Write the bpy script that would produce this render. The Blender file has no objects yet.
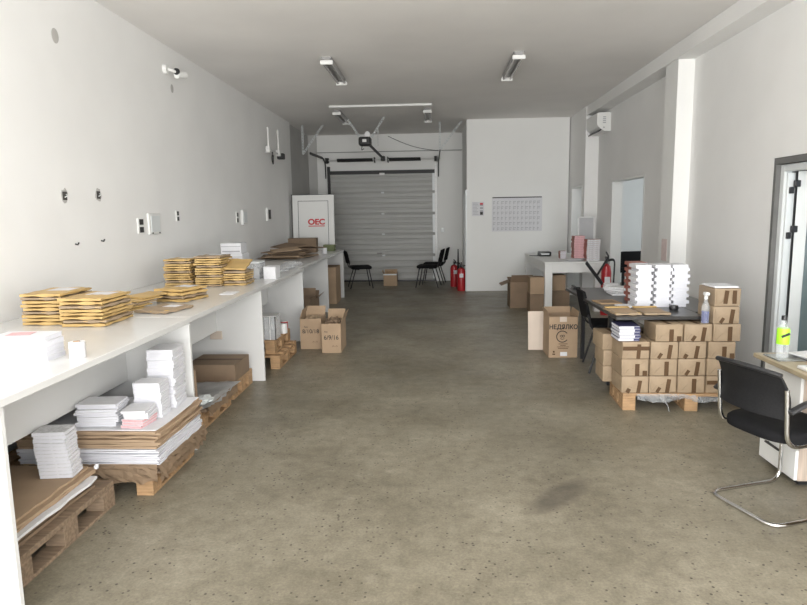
import bpy, bmesh, math, random
from mathutils import Vector, Matrix, Euler
random.seed(7)
PI = math.pi
S = bpy.context.scene
COL = S.collection

# ------------------------------------------------------------------ camera
def look(yaw, pitch, roll):
    y, p, r = map(math.radians, (yaw, pitch, roll))
    F = Vector((-math.sin(y)*math.cos(p), math.cos(y)*math.cos(p), -math.sin(p)))
    R = Vector((math.cos(y), math.sin(y), 0)); U = R.cross(F)
    c, s = math.cos(r), math.sin(r)
    R2, U2 = R*c - U*s, U*c + R*s
    return Matrix((R2, U2, -F)).transposed()
cd = bpy.data.cameras.new('camera'); cam = bpy.data.objects.new('camera', cd); COL.objects.link(cam)
cam.matrix_world = Matrix.Translation((0, 0, 1.6)) @ look(2.9201, 8.1723, 0.9).to_4x4()
cd.sensor_width = 36; cd.lens = 620/807*36; cd.clip_start = 0.05
S.camera = cam
# ------------------------------------------------------------------ light and exposure
w = bpy.data.worlds.new('daylight'); S.world = w; w.use_nodes = True
w.node_tree.nodes['Background'].inputs[0].default_value = (0.80, 0.88, 1.0, 1)
w.node_tree.nodes['Background'].inputs[1].default_value = 0.6
def area(name, loc, rot, sx, sy, power, col=(1, 1, 1)):
    l = bpy.data.lights.new(name, 'AREA'); l.shape = 'RECTANGLE'; l.size = sx; l.size_y = sy
    l.energy = power; l.color = col
    o = bpy.data.objects.new(name, l); COL.objects.link(o); o.location = loc; o.rotation_euler = rot
    return o
# daylight of the open shop front behind the viewer, and of the side rooms' own windows
area('front_sky_light', (0.1, -4.2, 3.6), (PI/2-.30, 0, 0), 8.0, 3.0, 560, (0.98, 0.99, 1.0))
area('front_pavement_bounce', (0.1, -3.6, 0.25), (PI/2+.55, 0, 0), 8.0, 2.4, 590, (1.0, 0.98, 0.94))
area('office_daylight', (5.9, 11.0, 1.7), (PI/2, 0, PI/2), 4.0, 1.8, 32, (0.86, 0.94, 1.0))
area('side_room_daylight', (5.3, 3.2, 1.9), (PI/2, 0, PI/2), 2.2, 1.4, 30, (0.80, 0.93, 1.0))
S.view_settings.view_transform = 'Standard'; S.view_settings.look = 'None'
S.view_settings.gamma = 1; S.view_settings.use_curve_mapping = False
S.view_settings.exposure = 0.57

# ------------------------------------------------------------------ materials
def nodes(name):
    m = bpy.data.materials.new(name); m.use_nodes = True
    nt = m.node_tree; return m, nt, nt.nodes['Principled BSDF']
def mat(name, col, rough=0.6, metal=0.0, var=0.06, scale=6.0, bump=0.0, bscale=60.0, alpha=1, trans=0, spec=0.5, stretch=None):
    m, nt, b = nodes(name)
    b.inputs['Roughness'].default_value = rough; b.inputs['Metallic'].default_value = metal
    b.inputs['Specular IOR Level'].default_value = spec
    if trans: b.inputs['Transmission Weight'].default_value = trans; b.inputs['IOR'].default_value = 1.3
    if alpha < 1: b.inputs['Alpha'].default_value = alpha
    tc = nt.nodes.new('ShaderNodeTexCoord'); mp = nt.nodes.new('ShaderNodeMapping')
    nt.links.new(tc.outputs['Object'], mp.inputs[0])
    if stretch: mp.inputs['Scale'].default_value = stretch
    n = nt.nodes.new('ShaderNodeTexNoise'); n.inputs['Scale'].default_value = scale; n.inputs['Detail'].default_value = 5
    nt.links.new(mp.outputs[0], n.inputs['Vector'])
    r = nt.nodes.new('ShaderNodeValToRGB')
    r.color_ramp.elements[0].position = 0.3; r.color_ramp.elements[1].position = 0.7
    r.color_ramp.elements[0].color = tuple(max(0, c*(1-var)) for c in col) + (1,)
    r.color_ramp.elements[1].color = tuple(min(1, c*(1+var)) for c in col) + (1,)
    nt.links.new(n.outputs[0], r.inputs[0]); nt.links.new(r.outputs[0], b.inputs['Base Color'])
    if bump:
        n2 = nt.nodes.new('ShaderNodeTexNoise'); n2.inputs['Scale'].default_value = bscale
        nt.links.new(mp.outputs[0], n2.inputs['Vector'])
        bp = nt.nodes.new('ShaderNodeBump'); bp.inputs['Strength'].default_value = bump; bp.inputs['Distance'].default_value = 0.01
        nt.links.new(n2.outputs[0], bp.inputs['Height']); nt.links.new(bp.outputs[0], b.inputs['Normal'])
    return m
def floor_mat():
    m, nt, b = nodes('concrete_floor'); N = nt.nodes.new; L = nt.links.new
    tc = N('ShaderNodeTexCoord')
    def noise(sc, det=6, rough=0.6, st=(1, 1, 1)):
        mp = N('ShaderNodeMapping'); mp.inputs['Scale'].default_value = st; L(tc.outputs['Object'], mp.inputs[0])
        n = N('ShaderNodeTexNoise'); n.inputs['Scale'].default_value = sc; n.inputs['Detail'].default_value = det
        n.inputs['Roughness'].default_value = rough; L(mp.outputs[0], n.inputs['Vector']); return n.outputs[0]
    def ramp(f, stops):
        r = N('ShaderNodeValToRGB'); e = r.color_ramp.elements
        while len(e) < len(stops): e.new(0.5)
        for i, (p, c) in enumerate(stops): e[i].position = p; e[i].color = c + (1,)
        L(f, r.inputs[0]); return r.outputs[0]
    def mix(mode, fac, a, c):
        x = N('ShaderNodeMix'); x.data_type = 'RGBA'; x.blend_type = mode
        if isinstance(fac, float): x.inputs[0].default_value = fac
        else: L(fac, x.inputs[0])
        L(a, x.inputs[6]); L(c, x.inputs[7]); return x.outputs[2]
    base = ramp(noise(0.9, 8, 0.62), [(0.30, (0.205, 0.180, 0.128)), (0.5, (0.308, 0.276, 0.205)), (0.70, (0.42, 0.380, 0.292))])
    fine = ramp(noise(11, 7, 0.75), [(0.32, (0.50, 0.49, 0.475)), (0.7, (1.0, 1.0, 1.0))])
    c = mix('MULTIPLY', 0.75, base, fine)
    sand = ramp(noise(75, 4, 0.7), [(0.35, (0.66, 0.66, 0.66)), (0.65, (1.0, 1.0, 1.0))])
    c = mix('MULTIPLY', 0.8, c, sand)
    # pitted dark specks
    v = N('ShaderNodeTexVoronoi'); v.inputs['Scale'].default_value = 26; L(tc.outputs['Object'], v.inputs['Vector'])
    sp = ramp(v.outputs['Distance'], [(0.0, (1, 1, 1)), (0.13, (1, 1, 1)), (0.19, (0, 0, 0))])
    mk = ramp(noise(3.2, 3), [(0.42, (0, 0, 0)), (0.52, (1, 1, 1))])
    msk = mix('MULTIPLY', 1.0, sp, mk)
    dk = N('ShaderNodeRGB'); dk.outputs[0].default_value = (0.06, 0.05, 0.038, 1)
    c = mix('MIX', msk, c, dk.outputs[0])
    # pale scuffs and one long dark tyre-like smear
    sc = ramp(noise(2.3, 9, 0.75, (1, 1.6, 1)), [(0.60, (0, 0, 0)), (0.70, (0.30, 0.30, 0.30))])
    lt = N('ShaderNodeRGB'); lt.outputs[0].default_value = (0.46, 0.43, 0.36, 1)
    c = mix('MIX', sc, c, lt.outputs[0])
    mp = N('ShaderNodeMapping'); mp.vector_type = 'TEXTURE'; mp.inputs['Location'].default_value = (.70, 3.37, 0); mp.inputs['Rotation'].default_value = (0, 0, .85)
    mp.inputs['Scale'].default_value = (.34, .11, 1); L(tc.outputs['Object'], mp.inputs[0])
    gr = N('ShaderNodeTexGradient'); gr.gradient_type = 'SPHERICAL'; L(mp.outputs[0], gr.inputs[0])
    sm = ramp(gr.outputs[1], [(0.0, (0, 0, 0)), (0.5, (1, 1, 1))]); nz = ramp(noise(9, 6, .7), [(0.35, (0, 0, 0)), (0.65, (1, 1, 1))])
    stain = N('ShaderNodeRGB'); stain.outputs[0].default_value = (0.10, 0.086, 0.066, 1)
    c = mix('MIX', mix('MULTIPLY', 0.45, sm, nz), c, stain.outputs[0])
    L(c, b.inputs['Base Color'])
    rr = ramp(noise(2.0, 5), [(0.3, (0.34, 0.34, 0.34)), (0.7, (0.52, 0.52, 0.52))]); L(rr, b.inputs['Roughness'])
    b.inputs['Specular IOR Level'].default_value = 0.45
    bp = N('ShaderNodeBump'); bp.inputs['Strength'].default_value = 0.12; bp.inputs['Distance'].default_value = 0.01
    L(noise(30, 5), bp.inputs['Height']); L(bp.outputs[0], b.inputs['Normal'])
    return m
M = dict(
    floor=floor_mat(),
    wall=mat('wall_paint', (0.865, 0.86, 0.845), 0.75, var=0.03, scale=1.2, bump=0.08, bscale=9),
    wallw=mat('partition_paint', (0.85, 0.85, 0.83), 0.7, var=0.015, scale=1.5),
    wallgrey=mat('rear_wall_grey', (0.52, 0.515, 0.50), 0.8, var=0.05, scale=2),  # darker grey for the rear stretch of the left wall and its corner
    ceil=mat('ceiling_paint', (0.83, 0.81, 0.785), 0.8, var=0.05, scale=0.8, bump=0.1, bscale=4),
    lam=mat('white_laminate', (0.68, 0.68, 0.67), 0.22, var=0.01),
    white=mat('white_paint', (0.80, 0.80, 0.78), 0.4, var=0.01),
    paper=mat('white_paper', (0.72, 0.72, 0.74), 0.7, var=0.03, scale=40),
    edge=mat('page_edges', (0.68, 0.68, 0.72), 0.8, var=0.08, scale=90, stretch=(0.2, 0.2, 8)),
    kraft=mat('kraft_paper', (0.345, 0.255, 0.165), 0.6, var=0.10, scale=9, bump=0.45, bscale=14),
    kraftd=mat('dark_kraft', (0.42, 0.285, 0.165), 0.7, var=0.12, scale=9),
    env=mat('yellow_kraft', (0.55, 0.37, 0.145), 0.55, var=0.10, scale=9, bump=0.2, bscale=18),
    card=mat('cardboard', (0.40, 0.285, 0.185), 0.8, var=0.09, scale=5, bump=0.06, bscale=40),
    cardd=mat('brown_cardboard', (0.235, 0.165, 0.108), 0.8, var=0.12, scale=5),
    cardp=mat('pale_board', (0.60, 0.51, 0.43), 0.7, var=0.04, scale=5),
    tape=mat('brown_tape', (0.10, 0.056, 0.027), 0.55, var=0.08, spec=0.25),
    wood=mat('pine_wood', (0.40, 0.25, 0.13), 0.7, var=0.25, scale=9, stretch=(1, 6, 6)),
    woodd=mat('weathered_wood', (0.23, 0.165, 0.11), 0.8, var=0.3, scale=9, stretch=(1, 6, 6)),
    oak=mat('grey_oak_laminate', (0.50, 0.41, 0.34), 0.5, var=0.16, scale=5, stretch=(8, 8, 0.7)),
    desk=mat('olive_oak_top', (0.40, 0.33, 0.22), 0.35, var=0.15, scale=5, stretch=(8, 1, 1)),
    black=mat('black_fabric', (0.010, 0.010, 0.011), 0.85, var=0.1, scale=60, spec=0.15),
    mesh=mat('black_mesh', (0.012, 0.012, 0.013), 0.6, var=0.3, scale=120, spec=0.22),
    bplast=mat('black_plastic', (0.02, 0.02, 0.022), 0.35, var=0.05),
    btop=mat('black_laminate', (0.045, 0.043, 0.042), 0.30, var=0.08, scale=12),
    dark=mat('dark_hole', (0.05, 0.048, 0.045), 0.9),
    chrome=mat('chrome', (0.72, 0.72, 0.72), 0.12, 1.0, var=0.01),
    steel=mat('galvanised_steel', (0.72, 0.72, 0.71), 0.45, 0.15, var=0.06, scale=30),
    lampb=mat('grey_lamp_body', (0.30, 0.295, 0.29), 0.4),
    dsteel=mat('dark_steel', (0.035, 0.035, 0.035), 0.55, 0.2),
    gdoor=mat('garage_door_skin', (0.43, 0.43, 0.41), 0.42, 0.0, var=0.03, scale=3),
    gline=mat('groove_grey', (0.30, 0.30, 0.285), 0.6),
    frame=mat('white_pvc', (0.72, 0.75, 0.75), 0.3, var=0.01),
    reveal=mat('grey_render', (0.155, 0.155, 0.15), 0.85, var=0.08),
    glass=mat('dark_glass', (0.16, 0.22, 0.23), 0.08, alpha=0.75),
    clear=mat('clear_plastic', (0.90, 0.93, 0.93), 0.12, trans=0.9),
    film=mat('stretch_film', (0.80, 0.82, 0.84), 0.18, alpha=0.30),
    foil=mat('grey_sheet', (0.60, 0.59, 0.58), 0.35, 0.15, var=0.08, scale=6, bump=0.25, bscale=12),
    red=mat('red_paint', (0.42, 0.022, 0.028), 0.3),
    redink=mat('red_ink', (0.62, 0.04, 0.05), 0.6),
    pink=mat('pink_print', (0.70, 0.42, 0.44), 0.6, var=0.12, scale=40),
    fpink=mat('faded_pink_paper', (0.72, 0.60, 0.58), 0.7, var=0.06, scale=20),
    bgrey=mat('board_grey', (0.45, 0.45, 0.46), 0.4),
    maroon=mat('brick_red_cover', (0.34, 0.12, 0.09), 0.5, var=0.2, scale=30),
    navy=mat('navy_cover', (0.05, 0.05, 0.12), 0.5),
    ink=mat('black_ink', (0.03, 0.028, 0.026), 0.7),
    greyink=mat('grey_ink', (0.40, 0.40, 0.42), 0.7),
    blue=mat('blue_liquid', (0.008, 0.02, 0.22), 0.15),
    thin=mat('bottle_plastic', (0.80, 0.84, 0.86), 0.1, alpha=0.24),
    lime=mat('lime_label', (0.42, 0.95, 0.04), 0.45),
    green=mat('olive_green', (0.16, 0.19, 0.09), 0.7, var=0.2),
    smudge=mat('grey_patch', (0.50, 0.485, 0.465), 0.9),
    floorsm=mat('dark_smear', (0.15, 0.13, 0.10), 0.6, var=0.2, scale=20),
    prntr=mat('printed_grey_page', (0.62, 0.62, 0.63), 0.6, var=0.25, scale=60),
    tube=mat('lamp_tube_glass', (0.50, 0.49, 0.48), 0.25),
)
# ------------------------------------------------------------------ mesh helpers
def xf(c=(0, 0, 0), r=(0, 0, 0), s=(1, 1, 1)):
    return Matrix.Translation(c) @ Euler(r).to_matrix().to_4x4() @ Matrix.Diagonal((*s, 1))
def box(bm, lo, hi, bev=0.0, r=(0, 0, 0), seg=1):
    """box from corner lo to corner hi, turned by r about its centre"""
    c = [(a+b)/2 for a, b in zip(lo, hi)]; s = [abs(b-a) for a, b in zip(lo, hi)]
    g = bmesh.ops.create_cube(bm, size=1, matrix=xf(c, r, s))
    if bev:
        es = {e for v in g['verts'] for e in v.link_edges}
        bmesh.ops.bevel(bm, geom=list(es), offset=min(bev, min(s)*0.45), segments=seg, affect='EDGES', profile=0.6)
    return bm
def cyl(bm, c, rad, h, n=20, r=(0, 0, 0), r2=None, cap=True):
    bmesh.ops.create_cone(bm, cap_ends=cap, segments=n, radius1=rad, radius2=rad if r2 is None else r2, depth=h, matrix=xf(c, r))
    return bm
def tube(bm, pts, rad, n=8, closed=False, flat=None):
    """swept tube through pts"""
    P = [Vector(p) for p in pts]; rings = []; up = None
    m = len(P)
    for i, p in enumerate(P):
        if closed: d = (P[(i+1) % m]-P[i-1])
        else: d = (P[min(i+1, m-1)]-P[max(i-1, 0)])
        d.normalize()
        if up is None: up = Vector((0, 0, 1)) if abs(d.z) < 0.9 else Vector((1, 0, 0))
        a = d.cross(up)
        if a.length < 1e-4: a = d.cross(Vector((0, 1, 0)))
        a.normalize(); b = a.cross(d).normalized(); up = b
        ra, rb = (rad, rad) if flat is None else flat
        rings.append([bm.verts.new(p + a*ra*math.cos(t*2*PI/n) + b*rb*math.sin(t*2*PI/n)) for t in range(n)])
    k = m if closed else m-1
    for i in range(k):
        A, B = rings[i], rings[(i+1) % m]
        for t in range(n): bm.faces.new((A[t], A[(t+1) % n], B[(t+1) % n], B[t]))
    if not closed: bm.faces.new(rings[0][::-1]); bm.faces.new(rings[-1])
    return bm
def smooth_path(pts, rad=0.06, n=5):
    """round the corners of a polyline"""
    P = [Vector(p) for p in pts]; out = [P[0]]
    for i in range(1, len(P)-1):
        a = (P[i-1]-P[i]); b = (P[i+1]-P[i]); k = min(rad, a.length*.45, b.length*.45)
        s = P[i]+a.normalized()*k; e = P[i]+b.normalized()*k
        for j in range(n+1):
            t = j/n; out.append(s*(1-t)**2 + P[i]*2*t*(1-t) + e*t*t)
    out.append(P[-1]); return out
def prism(bm, pts, d):
    """polygon pts extruded by vector d"""
    d = Vector(d); a = [bm.verts.new(p) for p in pts]; b = [bm.verts.new(Vector(p)+d) for p in pts]
    bm.faces.new(a); bm.faces.new(b[::-1]); n = len(pts)
    for i in range(n): bm.faces.new((a[i], b[i], b[(i+1) % n], a[(i+1) % n]))
    return bm
def new(): return bmesh.new()
def obj(name, bm, m, parent=None, smooth=False, loc=None):
    bmesh.ops.recalc_face_normals(bm, faces=bm.faces)
    me = bpy.data.meshes.new(name); bm.to_mesh(me); bm.free()
    me.materials.append(M[m] if isinstance(m, str) else m)
    if smooth:
        for p in me.polygons: p.use_smooth = True
        me.set_sharp_from_angle(angle=math.radians(40))
    o = bpy.data.objects.new(name, me); COL.objects.link(o)
    if parent: o.parent = parent
    if loc: o.location = loc
    return o
def thing(name, label, cat, loc=(0, 0, 0), rz=0, group=None, rot=None):
    o = bpy.data.objects.new(name, None); COL.objects.link(o); o.empty_display_size = 0.05
    o.location = loc; o.rotation_euler = rot or (0, 0, rz)
    return tag(o, label, cat, group)
def tag(o, label, cat, group=None):
    o['label'] = label; o['category'] = cat
    if group: o['group'] = group
    return o
def struct(name, bm, m, smooth=False):
    o = obj(name, bm, m, None, smooth); o['kind'] = 'structure'; return o
def dup(root, loc, rz=0, label=None, group=None, rot=None):
    r = root.copy(); COL.objects.link(r); r.location = loc; r.rotation_euler = rot or (0, 0, rz)
    if label: r['label'] = label
    if group: r['group'] = group
    for ch in list(root.children):
        c = ch.copy(); COL.objects.link(c); c.parent = r
        for g in ch.children:
            d = g.copy(); COL.objects.link(d); d.parent = c
    return r
def proto(make):
    """first call hands out the built thing itself, later calls copies of it"""
    st = {}
    def f(key, loc, rz=0, label=None, group=None, rot=None):
        if key not in st:
            o = st[key] = make(key); o.location = loc; o.rotation_euler = rot or (0, 0, rz)
            if label: o['label'] = label
            if group: o['group'] = group
            return o
        return dup(st[key], loc, rz, label, group, rot)
    return f
def text(name, s, size, loc, rot, m, parent, sx=1.0, ext=0.0006, align='CENTER', bold=0.0):
    cu = bpy.data.curves.new(name, 'FONT'); cu.body = s; cu.size = size; cu.extrude = ext; cu.align_x = align; cu.offset = bold; cu.align_y = 'CENTER'
    t = bpy.data.objects.new(name, cu); COL.objects.link(t)
    bpy.context.view_layer.update()
    me = bpy.data.meshes.new_from_object(t.evaluated_get(bpy.context.evaluated_depsgraph_get()))
    bpy.data.objects.remove(t); me.name = name
    me.materials.clear(); me.materials.append(M[m])
    o = bpy.data.objects.new(name, me); COL.objects.link(o)
    o.parent = parent; o.location = loc; o.rotation_euler = rot; o.scale = (sx, 1, 1)
    return o
ORD = ['top', 'second from the top', 'third from the top', 'fourth from the top', 'fifth from the top', 'sixth from the top',
       'seventh from the top', 'eighth from the top', 'ninth from the top', 'tenth from the top', 'eleventh from the top',
       'twelfth from the top', 'thirteenth from the top', 'fourteenth from the top', 'fifteenth from the top', 'sixteenth from the top']
def ordn(i, n): return 'bottom' if i == n-1 else ORD[i]

# ------------------------------------------------------------------ the shell
XL, XR, H, Y0, YB = -2.85, 2.93, 3.42, -1.9, 14.7
struct('floor', box(new(), (-3.2, Y0, -0.1), (6.4, 15.0, 0)), 'floor')
struct('ceiling', box(new(), (-3.2, Y0, H), (6.4, 15.0, H+0.12)), 'ceil')
struct('wall_left', box(new(), (XL-0.2, Y0, 0), (XL, 12.55, H)), 'wall')
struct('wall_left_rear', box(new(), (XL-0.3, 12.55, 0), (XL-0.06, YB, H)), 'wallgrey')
b = new()      # rear wall with the door hole
box(b, (-3.0, YB, 0), (-2.45, YB+0.2, H)); box(b, (0.05, YB, 0), (0.9, YB+0.2, H)); box(b, (-2.45, YB, 2.57), (0.05, YB+0.2, H))
struct('wall_back', b, 'wallw')
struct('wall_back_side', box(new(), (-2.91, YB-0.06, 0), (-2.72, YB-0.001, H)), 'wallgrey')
struct('trim_lintel', box(new(), (-2.72, YB-0.035, 3.02), (0.66, YB-0.001, 3.035)), 'gline')
b = new(); box(b, (0.66, 12.7, 0), (0.80, YB, H)); box(b, (0.80, 12.7, 0), (2.68, 12.84, H))
struct('wall_partition', b, 'wallw')
b = new()      # right wall, pierced by three openings
T = 0.17
box(b, (XR, Y0, 0), (XR+T, 3.9, H)); box(b, (XR, 3.9, 2.02), (XR+T, 5.60, H)); box(b, (XR, 5.60, 0), (XR+T, 8.92, H))
box(b, (XR, 8.92, 2.10), (XR+T, 10.55, H)); box(b, (XR, 10.55, 0), (XR+T, 11.45, H))
struct('wall_right', b, 'wall')
b = new()
box(b, (2.70, 11.45, 0), (XR+T, 11.62, H)); box(b, (2.70, 11.62, 2.08), (XR+T, 12.50, H)); box(b, (2.70, 12.50, 0), (XR+T, 12.84, H))
struct('wall_right_rear', b, 'wall')
struct('trim_column', box(new(), (2.75, 7.40, 0), (XR, 7.78, 3.27)), 'wallw')
struct('trim_beam', box(new(), (2.71, Y0, 3.26), (XR, 12.70, H-0.001)), 'wall')
# side rooms seen through the openings
b = new()
box(b, (6.0, 7.6, 0), (6.1, 14.6, 2.9)); box(b, (XR+T, 14.0, 0), (6.0, 14.1, 2.9)); box(b, (XR+T, 7.6, 0), (6.0, 7.7, 2.9)); box(b, (XR+T, 7.6, 2.8), (6.0, 14.1, 2.9))
struct('wall_office', b, 'wallw')
b = new()
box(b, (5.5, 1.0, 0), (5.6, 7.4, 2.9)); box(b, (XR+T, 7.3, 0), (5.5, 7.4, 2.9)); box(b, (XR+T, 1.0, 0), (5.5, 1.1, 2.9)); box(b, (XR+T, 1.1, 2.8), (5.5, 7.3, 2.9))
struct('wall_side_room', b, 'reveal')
# lined jambs
b = new(); box(b, (XR-0.004, 10.50, 0), (XR+T, 10.546, 2.096)); box(b, (XR-0.004, 8.924, 2.06), (XR+T, 10.50, 2.096)); box(b, (XR-0.004, 8.924, 0), (XR+T, 8.96, 2.06))
struct('trim_1', b, 'white')
b = new(); box(b, (2.694, 12.44, 0), (XR+T, 12.496, 2.076)); box(b, (2.694, 11.624, 2.03), (XR+T, 12.44, 2.076)); box(b, (2.694, 11.624, 0), (XR+T, 11.66, 2.03))
struct('trim_2', b, 'white')
b = new(); box(b, (0.632, 12.66, 0), (0.66, 12.72, 2.05)); box(b, (0.64, 12.72, 1.98), (0.66, 13.6, 2.05)); box(b, (0.64, 13.54, 0), (0.66, 13.6, 1.98))
struct('trim_3', b, 'frame')
# plastered reveal + PVC door standing ajar in the near right opening
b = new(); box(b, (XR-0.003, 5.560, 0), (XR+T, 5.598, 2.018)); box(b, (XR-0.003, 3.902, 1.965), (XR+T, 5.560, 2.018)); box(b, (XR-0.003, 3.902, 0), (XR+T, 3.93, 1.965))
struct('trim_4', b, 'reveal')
d2 = obj('door_2', box(box(box(new(), (2.965, 5.50, 0), (3.03, 5.559, 1.96), 0.004), (2.965, 3.93, 1.90), (3.03, 5.50, 1.96), 0.004), (2.965, 3.93, 0), (3.03, 3.99, 1.90), 0.004), 'frame'); d2['kind'] = 'structure'
s = new()
box(s, (2.985, 5.475, 0.02), (3.03, 5.498, 1.89), 0.003); box(s, (3.035, 5.50, 0.03), (3.06, 5.555, 1.89), 0.004)
obj('rebate', s, 'frame', d2)
lf = new()
A = Vector((3.085, 5.50, 0)); dr = Vector((0.80, -0.60, 0)).normalized()
def leafbox(bm, u0, u1, z0, z1, t=0.03):
    c = A + dr*((u0+u1)/2); bmesh.ops.create_cube(bm, size=1, matrix=Matrix.Translation((c.x, c.y, (z0+z1)/2)) @ Matrix.Rotation(math.atan2(dr.y, dr.x), 4, 'Z') @ Matrix.Diagonal((u1-u0, t*2, z1-z0, 1)))
leafbox(lf, 0, .085, 0.02, 1.90); leafbox(lf, .78, .88, 0.02, 1.90); leafbox(lf, .085, .78, 1.81, 1.90); leafbox(lf, .085, .78, .02, .14)
leaf = obj('door_leaf', lf, 'frame', d2)
gl = new(); leafbox(gl, .085, .78, .14, 1.81, .008); obj('door_glass', gl, 'glass', leaf)
for z in (1.80, 1.42):
    h = new(); box(h, (3.03, 5.44, z-.03), (3.075, 5.474, z+.025), .004); box(h, (2.995, 5.45, z-.085), (3.03, 5.474, z-.03), .004)
    obj('hinge', h, 'bplast', d2)
# garage door: five ribbed sections, structure
gd = bpy.data.objects.new('door_1', None); COL.objects.link(gd); gd['kind'] = 'structure'; gd.location = (-1.2, YB+0.02, 0)
zs = [0.03, 0.62, 1.12, 1.60, 2.09, 2.56]
obj('added_light_seal', box(new(), (-1.25, .042, 0), (1.25, .06, 2.57)), 'gline', gd)  # added panel behind the sections, keeps outside light from leaking through the gaps
for i in range(5):
    z0, z1 = zs[i]+.003, zs[i+1]-.003; bm = new()
    n = 4; hh = (z1-z0)/n
    prof = [(0.0, z0)]
    for k in range(n):
        a = z0+k*hh
        prof += [(0.0, a+.012), (-.016, a+.03), (-.016, a+hh-.03), (0.0, a+hh-.012)]
    prof += [(0.0, z1), (.04, z1), (.04, z0)]
    prism(bm, [(-1.245, y, z) for y, z in prof], (2.49, 0, 0))
    pn = obj('door_section', bm, 'gdoor', gd)
    if i < 4:
        obj('section_hinge', box(new(), (-.035, -.03, z1-.015), (.035, -.017, z1+.022), .004), 'frame', gd)
    obj('end_bracket', box(new(), (1.165, -.034, z0+.03), (1.225, -.0175, z1-.03), .003), 'frame', gd)
obj('door_pull', box(new(), (-.16, -.05, .66), (-.04, -.018, .69), .005), 'chrome', gd)
obj('bottom_seal', box(new(), (-1.245, -.02, 0), (1.245, .03, .03)), 'bplast', gd)
for sx in (-1, 1):
    bm = new(); box(bm, (sx*1.25-.03, -.09, 0), (sx*1.25+.03, -.022, 2.70), .004)
    obj('door_track', bm, 'dsteel' if sx < 0 else 'steel', gd)
b = new(); box(b, (-1.235, -.075, 2.52), (1.235, -.022, 2.60), .004); obj('header_bar', b, 'dsteel', gd)
obj('release_plate', box(new(), (-.06, -.10, 2.49), (.06, -.077, 2.54), .004), 'white', gd)

# torsion spring shaft above the door
t = thing('torsion_spring_assembly', 'dark torsion spring shaft with two coil springs above the sectional garage door', 'spring', (-1.2, 14.52, 2.83))
tube(t_ := new(), [(-1.36, 0, 0), (1.36, 0, 0)], .013, 8); obj('shaft', t_, 'steel', t)
for a, c in ((-1.02, -.2), (.18, .9)):
    bm = new(); n = 40
    pts = [(a+(c-a)*k/(n*6), .033*math.cos(k*2*PI/6), .033*math.sin(k*2*PI/6)) for k in range(n*6+1)]
    tube(bm, pts, .013, 5); obj('coil_spring', bm, 'dsteel', t)
for x in (-1.28, -.16, .15, 1.28):
    bm = new(); box(bm, (x-.008, -.05, -.06), (x+.008, .179, .06)); obj('bearing_plate', bm, 'dsteel', t)
for x in (-1.24, 1.24):
    obj('cable_drum', cyl(new(), (x, 0, 0), .06, .05, 18, (0, PI/2, 0)), 'dsteel', t)
for x, l in ((-1.33, 'left'), (1.33, 'right')):
    bm = new(); pts = smooth_path([(x*0.985, .08, -.4), (x*0.985, .08, -.05), (x, -.1, .05), (x, -1.6, .02)], .3, 6)
    tk = obj('overhead_track', tube(bm, pts, .02, 6, flat=(.03, .014)), 'dsteel'); tk.location = (-1.2, 14.52, 2.83)
    tag(tk, 'curved dark overhead door track on the %s side of the garage door' % l, 'rail')

def perforated(bm, p0, p1, wid=.03, rung=.055, th=.004):
    """punched steel strip: two rails joined by rungs, real holes between"""
    p0, p1 = Vector(p0), Vector(p1); d = p1-p0; L = d.length; d.normalize()
    s = d.cross(Vector((0, 1, 0))).normalized()*wid/2
    for q in (-1, 1):
        tube(bm, [p0+s*q, p1+s*q], .005, 4)
    n = int(L/rung)
    for i in range(n+1):
        c = p0+d*(i*L/n); a = c-s; e = c+s
        tube(bm, [a, e], .012, 4)
for nm, foot, t1, t2 in (('left', (-2.69, 13.0, 2.85), (-2.69, 13.0, H), (-2.26, 13.0, H)), ('right', (.13, 12.95, 2.86), (.13, 12.95, H), (.56, 12.95, H))):
    r = thing('track_hanger', 'V-shaped punched steel ceiling hanger at the %s of the garage door opener' % nm, 'bracket', foot, group='punched steel hangers')
    f = Vector(foot)
    for q in (t1, t2):
        bm = new(); perforated(bm, (0, 0, 0), tuple(Vector(q)-f)); obj('punched_strap', bm, 'frame', r)
# opener
r = thing('garage_door_opener', 'dark ceiling garage door opener motor hung on two punched steel straps', 'motor', (-1.33, 12.4, 3.0))
bm = new(); box(bm, (-.125, -.13, -.08), (.115, .13, .085), .045, seg=3); obj('motor_housing', bm, 'dsteel', r, True)
obj('lamp_cover', box(new(), (-.045, -.14, -.02), (.035, -.131, .035), .003), 'white', r)
obj('round_cap', cyl(new(), (.05, -.05, .13), .055, .06, 20, (PI/2, 0, 0)), 'steel', r, True)
for x0, x1 in ((-.10, -.32), (.13, .40)):
    bm = new(); perforated(bm, (x0, -.02, .08), (x1, -.3, H-3.0)); obj('punched_strap', bm, 'frame', r)
bm = new(); perforated(bm, (.24, .1, -.06), (.24, .1, .22), .02); obj('side_bracket', bm, 'steel', r)
bm = new(); tube(bm, [(.08, .1, -.06), (.19, 1.85, -.16)], .02, 6, flat=(.028, .028)); obj('drive_rail', bm, 'dsteel', r)
bm = new(); box(bm, (.15, 1.72, -.23), (.24, 1.84, -.12), .01); obj('trolley', bm, 'dsteel', r)
bm = new(); tube(bm, smooth_path([(-.06, -.05, -.08), (-.07, -.08, -.17), (-.02, -.08, -.14)], .03), .008, 6); obj('pull_cord', bm, 'bplast', r)
c = obj('cable', tube(new(), [(-.9+1.0*k/12, 12.6+.5*k/12, 3.12-.25*k/12-.06*math.sin(PI*k/12)) for k in range(13)], .006, 5), 'bplast')
tag(c, 'thin dark cable running from the opener motor to the right track hanger', 'cable')

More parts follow.
